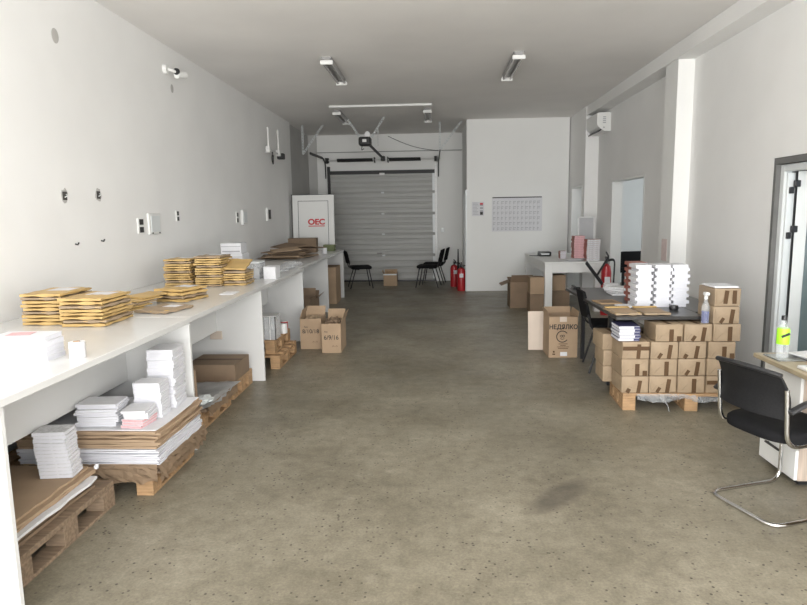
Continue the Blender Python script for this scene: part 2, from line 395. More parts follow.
# ceiling channel and lamps
c = obj('ceiling_channel', box(new(), (-1.76, 10.75, 3.385), (-.02, 10.80, H), .006), 'white')
tag(c, 'long thin white metal channel fixed across the rear ceiling', 'rail')
def make_lamp(key):
    r = thing('ceiling_light', '', 'ceiling light')
    bm = new(); prism(bm, [(-.06, 0, 0), (.06, 0, 0), (.045, 0, -.035), (-.045, 0, -.035)], (0, 1.22, 0)); obj('fixture_body', bm, 'lampb', r)
    for x in (-.045, .045):
        bm = new(); cyl(bm, (x, .61, -.058), .015, 1.16, 12, (PI/2, 0, 0)); obj('fluorescent_tube', bm, 'tube', r, True)
    for y in (0, 1.20):
        bm = new(); box(bm, (-.075, y, -.085), (.075, y+.022, -.036), .006); obj('lamp_holder', bm, 'white', r)
    return r
lamp = proto(make_lamp)
for x, y, l in ((-1.24, 7.5, 'twin-tube ceiling light on the left nearer the viewer'), (.99, 7.5, 'twin-tube ceiling light on the right nearer the viewer'),
                (-1.70, 11.2, 'twin-tube ceiling light behind the left end of the white ceiling channel'), (-.10, 11.2, 'twin-tube ceiling light behind the right end of the white ceiling channel')):
    lamp(0, (x, y, H), 0, l, 'fluorescent ceiling lights')

# ------------------------------------------------------------------ left wall fittings
r = thing('security_camera', 'white bullet security camera with junction box high on the left wall', 'camera', (XL, 6.74, 3.155))
cyl(bm := new(), (.02, 0, 0), .05, .04, 20, (0, PI/2, 0)); obj('junction_box', bm, 'white', r, True)
tube(bm := new(), smooth_path([(.04, 0, 0), (.08, .02, -.01), (.11, .07, -.02)], .04), .016, 8); obj('arm', bm, 'white', r, True)
bm = new(); cyl(bm, (.125, .13, -.035), .036, .15, 18, (PI/2+.18, 0, -.25)); obj('camera_body', bm, 'white', r, True)
bm = new(); cyl(bm, (.113, .05, -.014), .034, .02, 18, (PI/2+.18, 0, -.25)); obj('lens', bm, 'bplast', r, True)
def plate(name, label, cat, y, z, w, h, cells=0, t=.02, group=None, m='white'):
    r = thing(name, label, cat, (XL, y, z), group=group)
    obj('cover_plate', box(new(), (0, -w/2, -h/2), (t, w/2, h/2), .004), m, r)
    for k in range(cells):
        zc = (k-(cells-1)/2)*h/cells
        obj('socket', box(new(), (t-.004, -w*.32, zc-h/cells*.36), (t+.002, w*.32, zc+h/cells*.36), .002), 'dsteel', r)
    return r
plate('wall_socket', 'double socket plate beside the large white box on the left wall', 'socket', 5.93, 1.52, .13, .15, 2, .015)
bx = plate('junction_box', 'large white junction box on left wall beside the double socket', 'box', 6.22, 1.535, .27, .21, 0, .022)
obj('box_lid', box(new(), (.022, -.10, -.08), (.028, .10, .08), .004), 'frame', bx)
for y in (-.08, .08): obj('screw', cyl(new(), (.027, y, -.092), .008, .006, 8, (0, PI/2, 0)), 'dsteel', bx)
plate('wall_switch', 'small single switch right of the large white junction box', 'switch', 6.82, 1.61, .08, .12, 2, .012)
plate('wall_socket', 'narrow socket left of the middle junction box on the left wall', 'socket', 8.93, 1.58, .10, .16, 2, .012)
bx = plate('junction_box', 'middle white junction box above the white cartons on the bench', 'box', 9.22, 1.58, .20, .22, 0, .035)
obj('box_lid', box(new(), (.035, -.08, -.08), (.042, .08, .08), .004), 'frame', bx)
bx = plate('junction_box', 'farthest white junction box on the left wall near the leaning door', 'box', 10.62, 1.62, .24, .22, 1, .035)
def cavity(y, z, s, label, q):
    r = thing('wall_cavity', label, 'wall hole', (XL, y, z), group='roughed-out holes in the left wall'); random.seed(q)
    pts = [(.001, s*.75*math.cos(a)*(1+random.uniform(-.25, .25)), s*math.sin(a)*(1+random.uniform(-.2, .2))) for a in [k*2*PI/14 for k in range(14)]]
    bm = new(); prism(bm, pts, (.004, 0, 0)); obj('broken_plaster', bm, 'smudge', r)
    obj('back_box', box(new(), (.003, -s*.5, -s*.55), (.010, s*.42, s*.55), .002), 'dark', r)
    obj('wire', tube(new(), [(.01, -.01, -s*.2), (.03, .0, 0), (.01, .01, s*.2)], .004, 5), 'steel', r)
cavity(4.72, 1.775, .058, 'leftmost dark hole with wires in the left wall', 1)
cavity(5.21, 1.795, .058, 'second dark hole with wires in the left wall', 2)
for y, z, l in ((4.81, 1.40, 'tiny screw hook below the leftmost wall hole'), (5.20, 1.41, 'tiny screw hook below the second wall hole')):
    tag(obj('screw_hook', tube(new(), [(0, 0, 0), (.02, .004, -.006), (.028, .008, .012)], .007, 6), 'dsteel', loc=(XL, y, z)), l, 'hook', 'screw hooks in the left wall')
for y, z, a, c, l in ((4.79, 2.97, .045, .055, 'large'), (6.91, 2.99, .035, .045, 'small')):
    bm = new(); prism(bm, [(0, a*math.cos(k*2*PI/18), c*math.sin(k*2*PI/18)) for k in range(18)], (.002, 0, 0))
    tag(obj('wall_patch', bm, 'smudge', loc=(XL, y, z)), '%s oval grey filler patch high on the left wall' % l, 'patch')
r = thing('wall_antenna', 'two white stick antennas on a metal bracket high on left wall', 'antenna', (XL, 10.62, 2.66))
tube(bm := new(), [(0, 0, 0), (.16, 0, 0)], .015, 6); tube(bm, [(.16, -.42, .02), (.16, .45, -.02)], .016, 6); obj('bracket', bm, 'steel', r)
for y, z in ((-.36, .30), (.30, .34)):
    bm = new(); cyl(bm, (.16, y, .06+z/2), .014, z, 10); obj('antenna_rod', bm, 'white', r, True)
    obj('antenna_box', box(new(), (.12, y-.05, -.04), (.19, y+.05, .06), .01), 'white', r)
obj('dark_clamp', box(new(), (.10, .40, -.08), (.22, .52, .02), .01), 'dsteel', r)
obj('cable', tube(new(), smooth_path([(.16, -.1, 0), (.14, -.1, -.12), (.14, -.02, -.22), (.14, 0, -.05)], .05), .01, 5), 'bplast', r)

# ------------------------------------------------------------------ packing benches
BZ = .93
def bench(label, y0, y1, xf_, panels):
    r = thing('packing_bench', label, 'bench', (XL, y0, 0), group='white packing benches along the left wall')
    w = xf_-XL; L = y1-y0
    obj('tabletop', box(new(), (.003, .002, BZ-.035), (w, L-.002, BZ), .003), 'lam', r)
    for y in panels:
        obj('leg_panel', box(new(), (.005, y-y0-.013, 0), (w-.012, y-y0+.013, BZ-.036), .002), 'lam', r)
    ps = sorted(panels)
    a = .01 if ps[0]-y0 > .2 else ps[0]-y0+.015
    edges = [a]+[p-y0 for p in ps if p-y0 > .05]
    for i in range(len(edges)-1):
        obj('stiffener_panel', box(new(), (w-.48, edges[i]+.014, .50), (w-.462, edges[i+1]-.014, BZ-.037)), 'lam', r)
    return r
bench('nearest white packing bench, with tall book stacks beneath', .9, 4.06, -1.64, [2.20, 4.04])
bench('middle white packing bench along left wall, with yellow envelope stacks', 4.06, 7.74, -1.65, [5.83, 7.72])
bench('farthest white packing bench, with brown scrap cardboard on top', 7.74, 11.9, -1.74, [7.77, 10.1, 11.87])
o = obj('wall_socket', box(new(), (-.06, -.014, -.04), (.06, 0, .04), .004), 'cardp'); o.location = (-2.12, 5.816, .46)
tag(o, 'beige double socket on bench leg panel under the middle bench', 'socket')

# ------------------------------------------------------------------ envelopes
def make_env(key):
    w, d, t, seed = key; random.seed(seed)
    r = thing('padded_envelope', '', 'envelope')
    nx, ny = 9, 11; bm = new(); top = []; bot = []
    ph = random.uniform(0, 6); ed = [.22+.22*math.sin(k*1.1+ph)+random.uniform(-.1, .12) for k in range(24)]
    for i in range(nx+1):
        a, c = [], []
        for j in range(ny+1):
            u, v = i/nx*2-1, j/ny*2-1
            f = (1-abs(u)**5)*(1-abs(v)**6)
            wob = .08*math.sin(3*u+ph)*math.cos(4*v+ph*2)+random.uniform(-.05, .05)
            x, y = u*w/2*(1-.05*(1-f)*random.random()), v*d/2*(1-.03*random.random())
            f = .42+.58*f+(ed[(i*(j in (0, ny))+(j+7)*(i in (0, nx))) % 24] if (i in (0, nx) or j in (0, ny)) else 0); a.append(bm.verts.new((x, y, t/2+t*.48*(f+wob*(f-.42))))); c.append(bm.verts.new((x, y, t/2-t*.48*f)))
        top.append(a); bot.append(c)
    for i in range(nx):
        for j in range(ny):
            bm.faces.new((top[i][j], top[i+1][j], top[i+1][j+1], top[i][j+1]))
            bm.faces.new([bot[i][j], bot[i][j+1], bot[i+1][j+1], bot[i+1][j]])
    ring = lambda g: [g[i][0] for i in range(nx+1)]+[g[nx][j] for j in range(1, ny+1)]+[g[i][ny] for i in range(nx-1, -1, -1)]+[g[0][j] for j in range(ny-1, 0, -1)]
    ra, rb = ring(top), ring(bot)
    for k in range(len(ra)): bm.faces.new((ra[k], rb[k], rb[(k+1) % len(rb)], ra[(k+1) % len(ra)]))
    obj('envelope_body', bm, 'env' if seed % 3 else 'kraft', r, True)
    # the folded-over closing flap along the short front side
    bm = new(); prism(bm, [(-w/2*.97, -d/2+.004, t*.50), (-w/2*.97, -d/2+.004, t*.66), (-w/2*.9, -d/2+.045, t*.90), (-w/2*.9, -d/2+.045, t*.84)], (w*.95, 0, 0))
    obj('closing_flap', bm, 'env', r)
    return r
env = proto(make_env)
def env_stack(x, y, z, n, w, d, t, where, group, seed, jit=.009, rz=0, addr=True, slant=0):
    rnd = random.Random(seed); zz = z
    for i in range(n):
        key = (w, d, t, (seed+i) % 4+1)
        l = 'yellow padded envelope, %s of %s' % (ordn(n-1-i, n), where)
        o = env(key, (x+rnd.uniform(-jit, jit), y+rnd.uniform(-jit, jit), zz), rz+rnd.uniform(-.03, .03), l, group, None)
        zz += t*.97
        if i == n-1 and addr:
            # own label part on the top envelope only
            obj('address_label', box(new(), (-w*.22, -.02, t*.96), (w*.34, d*.33, t*.985)), 'paper', o)
    return zz
W = XL
env_stack(-2.485, 3.95, BZ, 9, .27, .38, .0235, 'the leftmost stack', 'envelopes in the leftmost stack', 3)
env_stack(-2.19, 3.88, BZ, 8, .28, .38, .0235, 'the stack right of the leftmost one', 'envelopes in the second stack', 5)
env_stack(-2.45, 5.95, BZ, 12, .26, .34, .0235, 'the left tall stack mid-bench', 'envelopes in the left tall stack', 8)
env_stack(-2.17, 5.99, BZ, 13, .26, .34, .0235, 'the tallest stack mid-bench', 'envelopes in the tallest stack', 10)
env_stack(-1.935, 6.04, BZ, 6, .22, .30, .025, 'the short stack beside the tallest one', 'envelopes in the short stack', 13, addr=False)
env_stack(-2.06, 4.92, BZ, 4, .27, .33, .028, 'the loose low pile near the bench edge', 'envelopes in the low pile', 17, .02, -.25)
# top envelope tilted on the short stack
o = env((.22, .30, .025, 2), (-1.945, 6.05, BZ+.185), 0, 'yellow kraft padded envelope tilted on top of the short stack', None, (.24, .05, .05))
o = env((.27, .33, .028, 3), (-1.96, 4.36, BZ), -.25, 'single flat kraft envelope lying near the bench edge', None)
obj('address_label', box(new(), (-.02, .0, .027), (.09, .10, .0278)), 'paper', o)
# fanned-out envelopes
for k in range(5):
    o = env((.20, .26, .012, 1+k % 4), (-2.27+.010*k, 4.36+.075*k, BZ+.005+.0162*k), -.3, 'brown envelope in the fanned row on the bench, %s from the viewer' % ('nearest', 'second', 'third', 'fourth', 'farthest')[k], 'fanned brown envelopes', (.035, .03, -.35))

# ------------------------------------------------------------------ books
def make_book(key):
    """closed paperback: pages with a cover wrapped round; key = w, d, t, cover, page"""
    w, d, t, cv, pg = key
    r = thing('book', '', 'book')
    obj('pages', box(new(), (-w/2+.002, -d/2+.002, .0012), (w/2-.003, d/2-.002, t-.0012)), pg, r)
    bm = new(); c = .0011
    box(bm, (-w/2, -d/2, 0), (w/2, d/2, c)); box(bm, (-w/2, -d/2, t-c), (w/2, d/2, t)); box(bm, (-w/2, -d/2, c), (-w/2+c, d/2, t-c))
    obj('cover', bm, cv, r)
    if cv == 'navy': obj('navy_spine_end', box(new(), (-w/2+.001, d/2-.001, .0035), (-w/2+.045, d/2+.0015, t-.0035)), 'navy', r)
    return r
book = proto(make_book)
def book_stack(x, y, z, n, key, where, group, seed=0, jit=.006, rz=0, zig=0.0, kind='book', rjit=.03, lean=(0, 0), flip=False):
    rnd = random.Random(seed); w, d, t = key[:3]
    for i in range(n):
        a = rz+rnd.uniform(-rjit, rjit)+(PI if (flip and i % 2) else 0)
        o = book(key, (x+rnd.uniform(-jit, jit)+zig*(1 if i % 2 else -1)+lean[0]*i, y+rnd.uniform(-jit, jit)+lean[1]*i, z+i*t), a,
                 '%s, %s of %s' % (kind, ordn(n-1-i, n), where), group)
    return z+n*t
# ------------------------------------------------------------------ things on the benches
book_stack(-1.975, 2.86, BZ, 5, (.27, .15, .024, 'paper', 'edge'), 'the white stack at far left', 'white booklets at the left edge', 1, .005, .02, kind='white printed booklet')
tag(obj('price_leaflet', box(new(), (-.06, -.03, 0), (.05, .05, .0012), 0, (0, 0, .2)), 'pink', loc=(-2.0, 2.85, BZ+.121)), 'pink printed leaflet on the white booklets at the left', 'leaflet')
book_stack(-2.30, 3.10, BZ, 2, (.21, .30, .012, 'paper', 'edge'), 'the thin pile by the left wall', 'thin white booklets by the wall', 4, .01, .1, kind='thin white booklet')
r = thing('label_roll', 'small white upright roll of labels near the bench edge', 'roll', (-1.735, 2.865, BZ))
bm = new(); n = 28
for (ra, rb) in ((.026, .026),):
    vo = [[bm.verts.new((R_*math.cos(k*2*PI/n), R_*math.sin(k*2*PI/n), z)) for k in range(n)] for R_, z in ((.037, 0), (.037, .08), (.016, .08), (.016, 0))]
    for i in range(4):
        for k in range(n): bm.faces.new((vo[i][k], vo[i][(k+1) % n], vo[(i+1) % 4][(k+1) % n], vo[(i+1) % 4][k]))
obj('rolled_labels', bm, 'paper', r, True)
bm = new(); cyl(bm, (0, 0, .041), .0158, .084, 16, cap=False); obj('core', bm, 'card', r, True)
tag(obj('leaflet', box(new(), (-.06, -.09, 0), (.06, .09, .006), .001), 'paper', loc=(-1.80, 5.32, BZ)), 'white leaflet lying before the envelope stacks on the bench', 'leaflet')
for k, (s, l) in enumerate(((.0, 'bottom'), (.012, 'middle'), (-.006, 'top'))):
    r = thing('white_carton', 'small white carton, %s of the three stacked behind the envelopes' % l, 'box', (-2.33+s, 7.15, BZ+k*.121), .04*k, 'white cartons behind the envelopes')
    obj('carton_body', box(new(), (-.115, -.15, 0), (.115, .15, .12), .003), 'paper', r)
    obj('printed_strip', box(new(), (-.10, -.1515, .02), (.10, -.1502, .035)), 'greyink', r)
    obj('lid_seam', box(new(), (-.112, -.1512, .088), (.112, -.1501, .081)), 'greyink', r)
r = thing('plastic_tub', 'clear lidded plastic tub of small parts beside the short envelope stack', 'tub', (-1.93, 6.58, BZ))
bm = new()
for a in (box, ):
    box(bm, (-.075, -.11, 0), (.075, .11, .004)); box(bm, (-.075, -.11, .004), (-.072, .11, .17)); box(bm, (.072, -.11, .004), (.075, .11, .17)); box(bm, (-.072, -.11, .004), (.072, -.107, .17)); box(bm, (-.072, .107, .004), (.072, .11, .17))
obj('tub_wall', bm, 'film', r); obj('lid', box(new(), (-.08, -.115, .17), (.08, .115, .185), .004), 'frame', r)
rnd = random.Random(4); bm = new()
for k in range(30): box(bm, (c0 := rnd.uniform(-.065, .04), c1 := rnd.uniform(-.10, .07), zz := .006+.004*k), (c0+.03, c1+.03, zz+.02), 0, (rnd.random(), rnd.random(), rnd.random()))
g = obj('loose_parts', bm, 'steel', r); g['kind'] = 'stuff'
r = thing('white_carton', 'small white carton right of the clear plastic tub', 'box', (-1.75, 6.58, BZ))
obj('carton_body', box(new(), (-.065, -.10, 0), (.065, .10, .125), .003), 'paper', r); obj('lid', box(new(), (-.067, -.102, .125), (.067, .102, .131), .001), 'paper', r)
for k, (x, y, l) in enumerate(((-1.84, 7.25, 'nearest'), (-1.86, 7.75, 'middle'), (-1.90, 8.25, 'farthest'))):
    r = thing('clear_bag', 'crumpled clear plastic bag on the far bench edge, %s of three' % l, 'bag', (x, y, BZ+.001), .3*k, 'clear plastic bags')
    random.seed(k+9); bm = new(); g = bmesh.ops.create_icosphere(bm, subdivisions=3, radius=1)
    for v in g['verts']:
        f = 1+random.uniform(-.18, .18); v.co = Vector((v.co.x*.11*f, v.co.y*.17*f, max(0, v.co.z*.03*f+.028)))
    obj('film', bm, 'film', r)
    obj('white_slip', box(new(), (-.05, -.06, .012), (.04, .05, .02), .002), 'paper', r)
# scrap cardboard on the far bench
def scrap(x, y, z, w, d, rz, label, t=.006, tilt=(0, 0), m='cardd'):
    bm = new(); box(bm, (-w/2, -d/2, 0), (w/2, d/2, t)); o = obj('cardboard_sheet', bm, m, loc=(x, y, z))
    o.rotation_euler = (tilt[0], tilt[1], rz); tag(o, label, 'cardboard', 'scrap cardboard on the far bench'); return o
rnd = random.Random(21)
for k in range(7):
    scrap(-2.32+rnd.uniform(-.08, .08), 9.75+rnd.uniform(-.2, .2), BZ+.001+k*.0145, rnd.uniform(.5, .72), rnd.uniform(.6, .8), rnd.uniform(-.35, .35),
          'flattened brown cardboard, %s of the scrap pile on the far bench' % ordn(6-k, 7), .012, (0, 0), ('cardd', 'card')[k % 2])
scrap(-2.47, 10.42, BZ+.150, .45, .4, -.5, 'torn brown cardboard tilted at the rear of the scrap pile', .01, (.14, .06), 'cardd')
scrap(-2.0, 9.95, BZ+.150, .30, .4, .9, 'narrow torn cardboard tilted at right of the scrap pile', .01, (-.05, .12), 'cardd')
scrap(-2.28, 9.42, BZ+.145, .42, .36, .4, 'brown cardboard piece slanting on top of the scrap pile', .01, (.06, -.08), 'card')
def carton(name, label, loc, w, d, h, rz=0, m='card', flaps=(1, 1, 1, 1), cat='box', group=None, rot=None, fl=None, ang=(.5, .5, .5, .5)):
    """corrugated carton; flaps front, back, left, right: 0 none, 1 opened out, 2 closed"""
    r = thing(name, label, cat, loc, rz, group, rot); t = .005
    bm = new()
    box(bm, (-w/2, 0, 0), (w/2, d, t)); box(bm, (-w/2, 0, t), (w/2, t, h)); box(bm, (-w/2, d-t, t), (w/2, d, h))
    box(bm, (-w/2, t, t), (-w/2+t, d-t, h)); box(bm, (w/2-t, t, t), (w/2, d-t, h))
    obj('carton_body', bm, m, r)
    fl = fl or min(w, d)/2
    if flaps == 'closed':
        bm = new(); box(bm, (-w/2, 0, h), (w/2, d/2-.001, h+.004)); box(bm, (-w/2, d/2+.001, h), (w/2, d, h+.004)); obj('top_flap', bm, m, r)
        obj('tape', box(new(), (-w/2-.0012, d/2-.025, h+.004), (w/2+.0012, d/2+.025, h+.0052)), 'tape', r)
        return r
    for i, f in enumerate(flaps):
        if not f: continue
        a = ang[i]; bm = new(); c, s = math.cos(a), math.sin(a)     # a = how far the flap stands up, 0 flat out, pi/2 upright
        L = w if i < 2 else d
        g = .006
        pr = [(0, 0), (fl*c, fl*s), (fl*c+.004*s, fl*s-.004*c), (.004*s, -.004*c)]
        if i == 0: prism(bm, [(-w/2+g, -p, h+q) for p, q in pr], (w-2*g, 0, 0))
        if i == 1: prism(bm, [(-w/2+g, d+p, h+q) for p, q in pr], (w-2*g, 0, 0))
        if i == 2: prism(bm, [(-w/2-p, g, h+q) for p, q in pr], (0, d-2*g, 0))
        if i == 3: prism(bm, [(w/2+p, g, h+q) for p, q in pr], (0, d-2*g, 0))
        obj('flap', bm, m, r)
    return r
c = carton('cardboard_carton', 'taped brown carton on the far bench before the leaning white door', (-2.38, 11.1, BZ), .5, .3, .25, .06, 'cardd', 'closed')
c = carton('cardboard_carton', 'small olive-brown carton at the far bench end beside the white roll', (-1.96, 11.45, BZ), .20, .2, .11, 0, 'green', 'closed')
r = thing('tape_roll', 'small white roll standing at the edge of the far bench', 'roll', (-1.90, 10.7, BZ))
obj('roll_body', cyl(new(), (0, 0, .05), .04, .10, 20), 'paper', r, True); obj('core', cyl(new(), (0, 0, .051), .018, .104, 14), 'card', r, True)

# ------------------------------------------------------------------ pallets
def pallet(label, x0, y0, lx, ly, z=0, m='wood', along='x', group='wooden pallets under the benches', blocks=3):
    """deck boards run along x; blocks .1 m, seen from the front and side"""
    r = thing('wooden_pallet', label, 'pallet', (x0, y0, z), group=group)
    if along == 'y':
        n = int(lx/.15)
        for k in range(n):
            xx = (lx-.12)*k/(n-1)
            obj('deck_board', box(new(), (xx, 0, .116), (xx+.12, ly, .144), .002), m, r)
        for j in range(3):
            yy = (ly-.12)*j/2
            obj('cross_board', box(new(), (0, yy, .094), (lx, yy+.12, .1155), .002), m, r)
            for i in range(3):
                xx = (lx-.10)*i/2; obj('block', box(new(), (xx, yy, .0185), (xx+.10, yy+.12, .0935), .002), m, r)
        for i in range(3):
            xx = (lx-.10)*i/2; obj('bottom_board', box(new(), (xx, 0, 0), (xx+.10, ly, .018), .002), m, r)
        return r
    n = max(3, int(ly/.16))
    for k in range(n):
        yy = (ly-.10)*k/(n-1)
        obj('deck_board', box(new(), (0, yy, .122), (lx, yy+.10, .144), .002), m, r)
    for i in range(3):
        xx = (lx-.10)*i/2
        obj('stringer_board', box(new(), (xx, 0, .100), (xx+.10, ly, .1215), .002), m, r)
        obj('bottom_board', box(new(), (xx, 0, 0), (xx+.10, ly, .020), .002), m, r)
        for j in range(blocks):
            yy = (ly-.12)*j/(blocks-1)
            obj('block', box(new(), (xx, yy, .0205), (xx+.10, yy+.12, .0995), .002), m, r)
    return r
pallet('weathered grey wooden pallet nearest the viewer under the bench', -2.83, 2.38, 1.02, .84, 0, 'woodd', 'y')
pallet('pallet carrying the tall cardboard and paper block under the nearest bench', -2.70, 3.33, 1.06, .62, 0, 'wood', 'y')
pallet('pallet with grey sheeting under the middle bench', -2.70, 4.40, .95, .66, 0, 'wood', 'y')
pallet('pallet carrying the dark folded carton, against the bench leg panel', -2.70, 5.20, .93, .56, 0, 'wood', 'y')
pallet('lower of the two stacked pallets under the middle bench', -2.70, 6.28, 1.07, .80, 0)
pallet('upper of the two stacked pallets under the middle bench', -2.72, 6.36, 1.02, .72, .145)

def sheets(x0, y0, x1, y1, z0, z1, n, m, label, group, seed, jit=.02, name='cardboard_sheet', cat='cardboard', sag=.0):
    rnd = random.Random(seed); t = (z1-z0)/n
    for k in range(n):
        a, c, d, e = (rnd.uniform(-jit, jit) for _ in range(4)); bm = new()
        nx, ny = 8, 8; top = []; bot = []
        for i in range(nx+1):
            ra, rb = [], []
            for j in range(ny+1):
                u, v = i/nx, j/ny
                x = x0+a+(x1+c-x0-a)*u; y = y0+d+(y1+e-y0-d)*v
                if i in (0, nx): x += rnd.uniform(-.006, .006)
                if j in (0, ny): y += rnd.uniform(-.006, .006)
                z = z0+k*t+rnd.uniform(0, t*.18)
                ra.append(bm.verts.new((x, y, z+t*.80))); rb.append(bm.verts.new((x, y, z)))
            top.append(ra); bot.append(rb)
        for i in range(nx):
            for j in range(ny):
                bm.faces.new((top[i][j], top[i+1][j], top[i+1][j+1], top[i][j+1])); bm.faces.new((bot[i][j], bot[i][j+1], bot[i+1][j+1], bot[i+1][j]))
        for i in range(nx):
            bm.faces.new((top[i][0], bot[i][0], bot[i+1][0], top[i+1][0])); bm.faces.new((top[i][ny], top[i+1][ny], bot[i+1][ny], bot[i][ny]))
        for j in range(ny):
            bm.faces.new((top[0][j], top[0][j+1], bot[0][j+1], bot[0][j])); bm.faces.new((top[nx][j], bot[nx][j], bot[nx][j+1], top[nx][j+1]))
        o = obj(name, bm, m); tag(o, label % ordn(n-1-k, n), cat, group)
    return z1
# near pallet: brown cardboard sheets with a white-edged one in between
sheets(-2.80, 2.40, -1.88, 3.13, .146, .205, 3, 'cardd', 'large brown cardboard, %s of three low on nearest pallet', 'cardboard low on the nearest pallet', 1)
sheets(-2.80, 2.42, -1.845, 3.12, .205, .222, 1, 'paper', 'white paper sheet sandwiched between cardboard on the nearest pallet %.0s', 'white sheet', 2, name='paper_sheet', cat='paper')
sheets(-2.81, 2.41, -1.865, 3.14, .222, .268, 3, 'card', 'large brown cardboard, %s of three beneath twisted tower', 'cardboard under the leaning books', 3)
# second pallet: brown, white, brown, topped with white paper
sheets(-2.40, 3.30, -1.585, 4.20 if 0 else 3.96, .146, .200, 4, 'cardd', 'brown cardboard, %s of four beneath the tall paper block', 'cardboard at the base of the paper block', 5, .012)
sheets(-2.40, 3.30, -1.585, 3.96, .200, .292, 10, 'edge', 'large white paper ream, %s of ten in the block', 'white reams inside the tall block', 6, .008, name='paper_ream', cat='paper')
sheets(-2.40, 3.30, -1.575, 3.96, .292, .400, 7, 'card', 'brown cardboard sheet, %s of seven under the white books', 'cardboard under the white books', 7, .014)
sheets(-2.38, 3.31, -1.585, 3.95, .400, .406, 1, 'paper', 'white paper sheet topping the tall cardboard and paper block %.0s', 'top sheet', 8, .002, name='paper_sheet', cat='paper')
# torn scraps on the corner of the tall block
for k, (x, y, z) in enumerate(((-1.83, 3.10, .275),)):
    bm = new(); rnd = random.Random(k); g = bmesh.ops.create_icosphere(bm, subdivisions=2, radius=.014)
    for v in g['verts']: v.co = Vector((v.co.x*.6, v.co.y*1.5, v.co.z))*(1+rnd.uniform(-.35, .35))
    tag(obj('paper_scrap', bm, 'paper', loc=(x, y, z)), 'torn white scrap on the corner of the nearest cardboard sheets', 'scrap')
Z2 = .4065
book_stack(-1.955, 3.44, Z2, 9, (.235, .165, .0145, 'paper', 'edge'), 'the flat pile on the cardboard block', 'booklets in the flat pile', 31, .014, .08, kind='flat white booklet')
rr0 = book_stack(-1.725, 3.405, Z2, 3, (.13, .16, .017, 'paper', 'pink'), 'the pink-edged pile', 'pink booklets', 32, .008, -.1, kind='small booklet')
book_stack(-1.73, 3.41, rr0+.0005, 3, (.14, .16, .017, 'paper', 'edge'), 'the small pile on pink-edged booklets', 'small white booklets', 36, .010, .1, kind='small white booklet')
book_stack(-1.725, 3.58, Z2, 13, (.165, .13, .0165, 'paper', 'edge'), 'the front tower under the bench', 'books in the front white tower', 33, .004, .02, kind='white book')
book_stack(-1.725, 3.80, Z2, 16, (.165, .20, .0235, 'paper', 'edge'), 'the rear tower under the bench', 'books in the rear white tower', 34, .008, .06, kind='white book')
book_stack(-1.975, 3.02, .2685, 13, (.165, .125, .019, 'prntr', 'edge'), 'the twisted tower on the pallet', 'books in the twisted tower', 35, .003, .12, kind='printed-cover book', lean=(-.0015, 0), rjit=.07)
# second bay
bm = new(); nx = 14
rnd = random.Random(12); G = []
for i in range(nx+1):
    row = []
    for j in range(nx+1):
        u, v = i/nx, j/nx; e = min(u, 1-u, v, 1-v)
        row.append(bm.verts.new((-2.45+.77*u+rnd.uniform(-.012, .012)*(e < .05), 4.36+.74*v+rnd.uniform(-.015, .015)*(e < .05), .20+rnd.uniform(-.006, .008)-(.03*rnd.random() if e < .05 else 0))))
    G.append(row)
for i in range(nx):
    for j in range(nx): bm.faces.new((G[i][j], G[i+1][j], G[i+1][j+1], G[i][j+1]))
bmesh.ops.solidify(bm, geom=bm.faces[:], thickness=.004)
tag(obj('grey_wrapping_sheet', bm, 'foil'), 'crinkled grey wrapping sheet draped over pallet under middle bench', 'sheet')
sheets(-2.44, 4.40, -1.72, 5.06, .146, .186, 4, 'cardd', 'brown cardboard sheet, %s of four under the grey wrapping sheet', 'cardboard under the grey sheet', 14, .01)
def ragged(p0, p1, z1, z0, seed, label):
    rnd = random.Random(seed); bm = new(); p0, p1 = Vector(p0), Vector(p1); n = int((p1-p0).length/.028); A_ = []
    nrm = (p1-p0).cross(Vector((0, 0, 1))).normalized()
    for i in range(n+1):
        c = p0.lerp(p1, i/n); A_.append([bm.verts.new(c+Vector((0, 0, z1))), bm.verts.new(c+nrm*rnd.uniform(.002, .012)+Vector((0, 0, (z0+z1)/2))), bm.verts.new(c+nrm*rnd.uniform(-.004, .016)+Vector((0, 0, z0+rnd.uniform(-.006, .014))))])
    for a, c in zip(A_, A_[1:]):
        for q in range(2): bm.faces.new((a[q], a[q+1], c[q+1], c[q]))
    bmesh.ops.solidify(bm, geom=bm.faces[:], thickness=.005)
    tag(obj('cardboard_strip', bm, 'card'), label, 'cardboard')
for k, (za, zb, o_) in enumerate(((.205, .160, .0), (.172, .125, .006), (.140, .092, .0))):
    ragged((-1.578+o_, 3.29, 0), (-1.578+o_, 4.0, 0), za, zb, 3+k, 'ragged cardboard edge over the aisle side of block pallet, %s layer' % ('top', 'middle', 'bottom')[k])
    ragged((-2.38, 3.296-o_, 0), (-1.59, 3.296-o_, 0), za, zb, 13+k, 'ragged cardboard edge over the viewer side of block pallet, %s layer' % ('top', 'middle', 'bottom')[k])
ragged((-1.70, 4.40, 0), (-1.70, 5.08, 0), .19, .10, 6, 'ragged cardboard hanging over the grey sheet pallet edge')
r = thing('crumpled_film', 'crumpled white film bunched at the pallet corner under middle bench', 'film', (-1.76, 4.50, .212))
random.seed(5); bm = new(); g = bmesh.ops.create_icosphere(bm, subdivisions=3, radius=.07)
for v in g['verts']: v.co = Vector((v.co.x*.8, v.co.y*1.3, max(v.co.z*.4, -.004)))*(1+random.uniform(-.3, .3))
obj('film', bm, 'frame', r)
o = scrap(-1.93, 4.13, 0, .56, .012, 0, 'tall cardboard sheet standing against leg panel of nearest bench', .56); o['group'] = 'standing cardboard'
o.rotation_euler = (.10, 0, 0)
o = carton('cardboard_carton', 'flat dark brown folded carton on the pallet by the leg panel', (-1.99, 5.26, .146), .44, .42, .15, 0, 'cardd', 'closed')
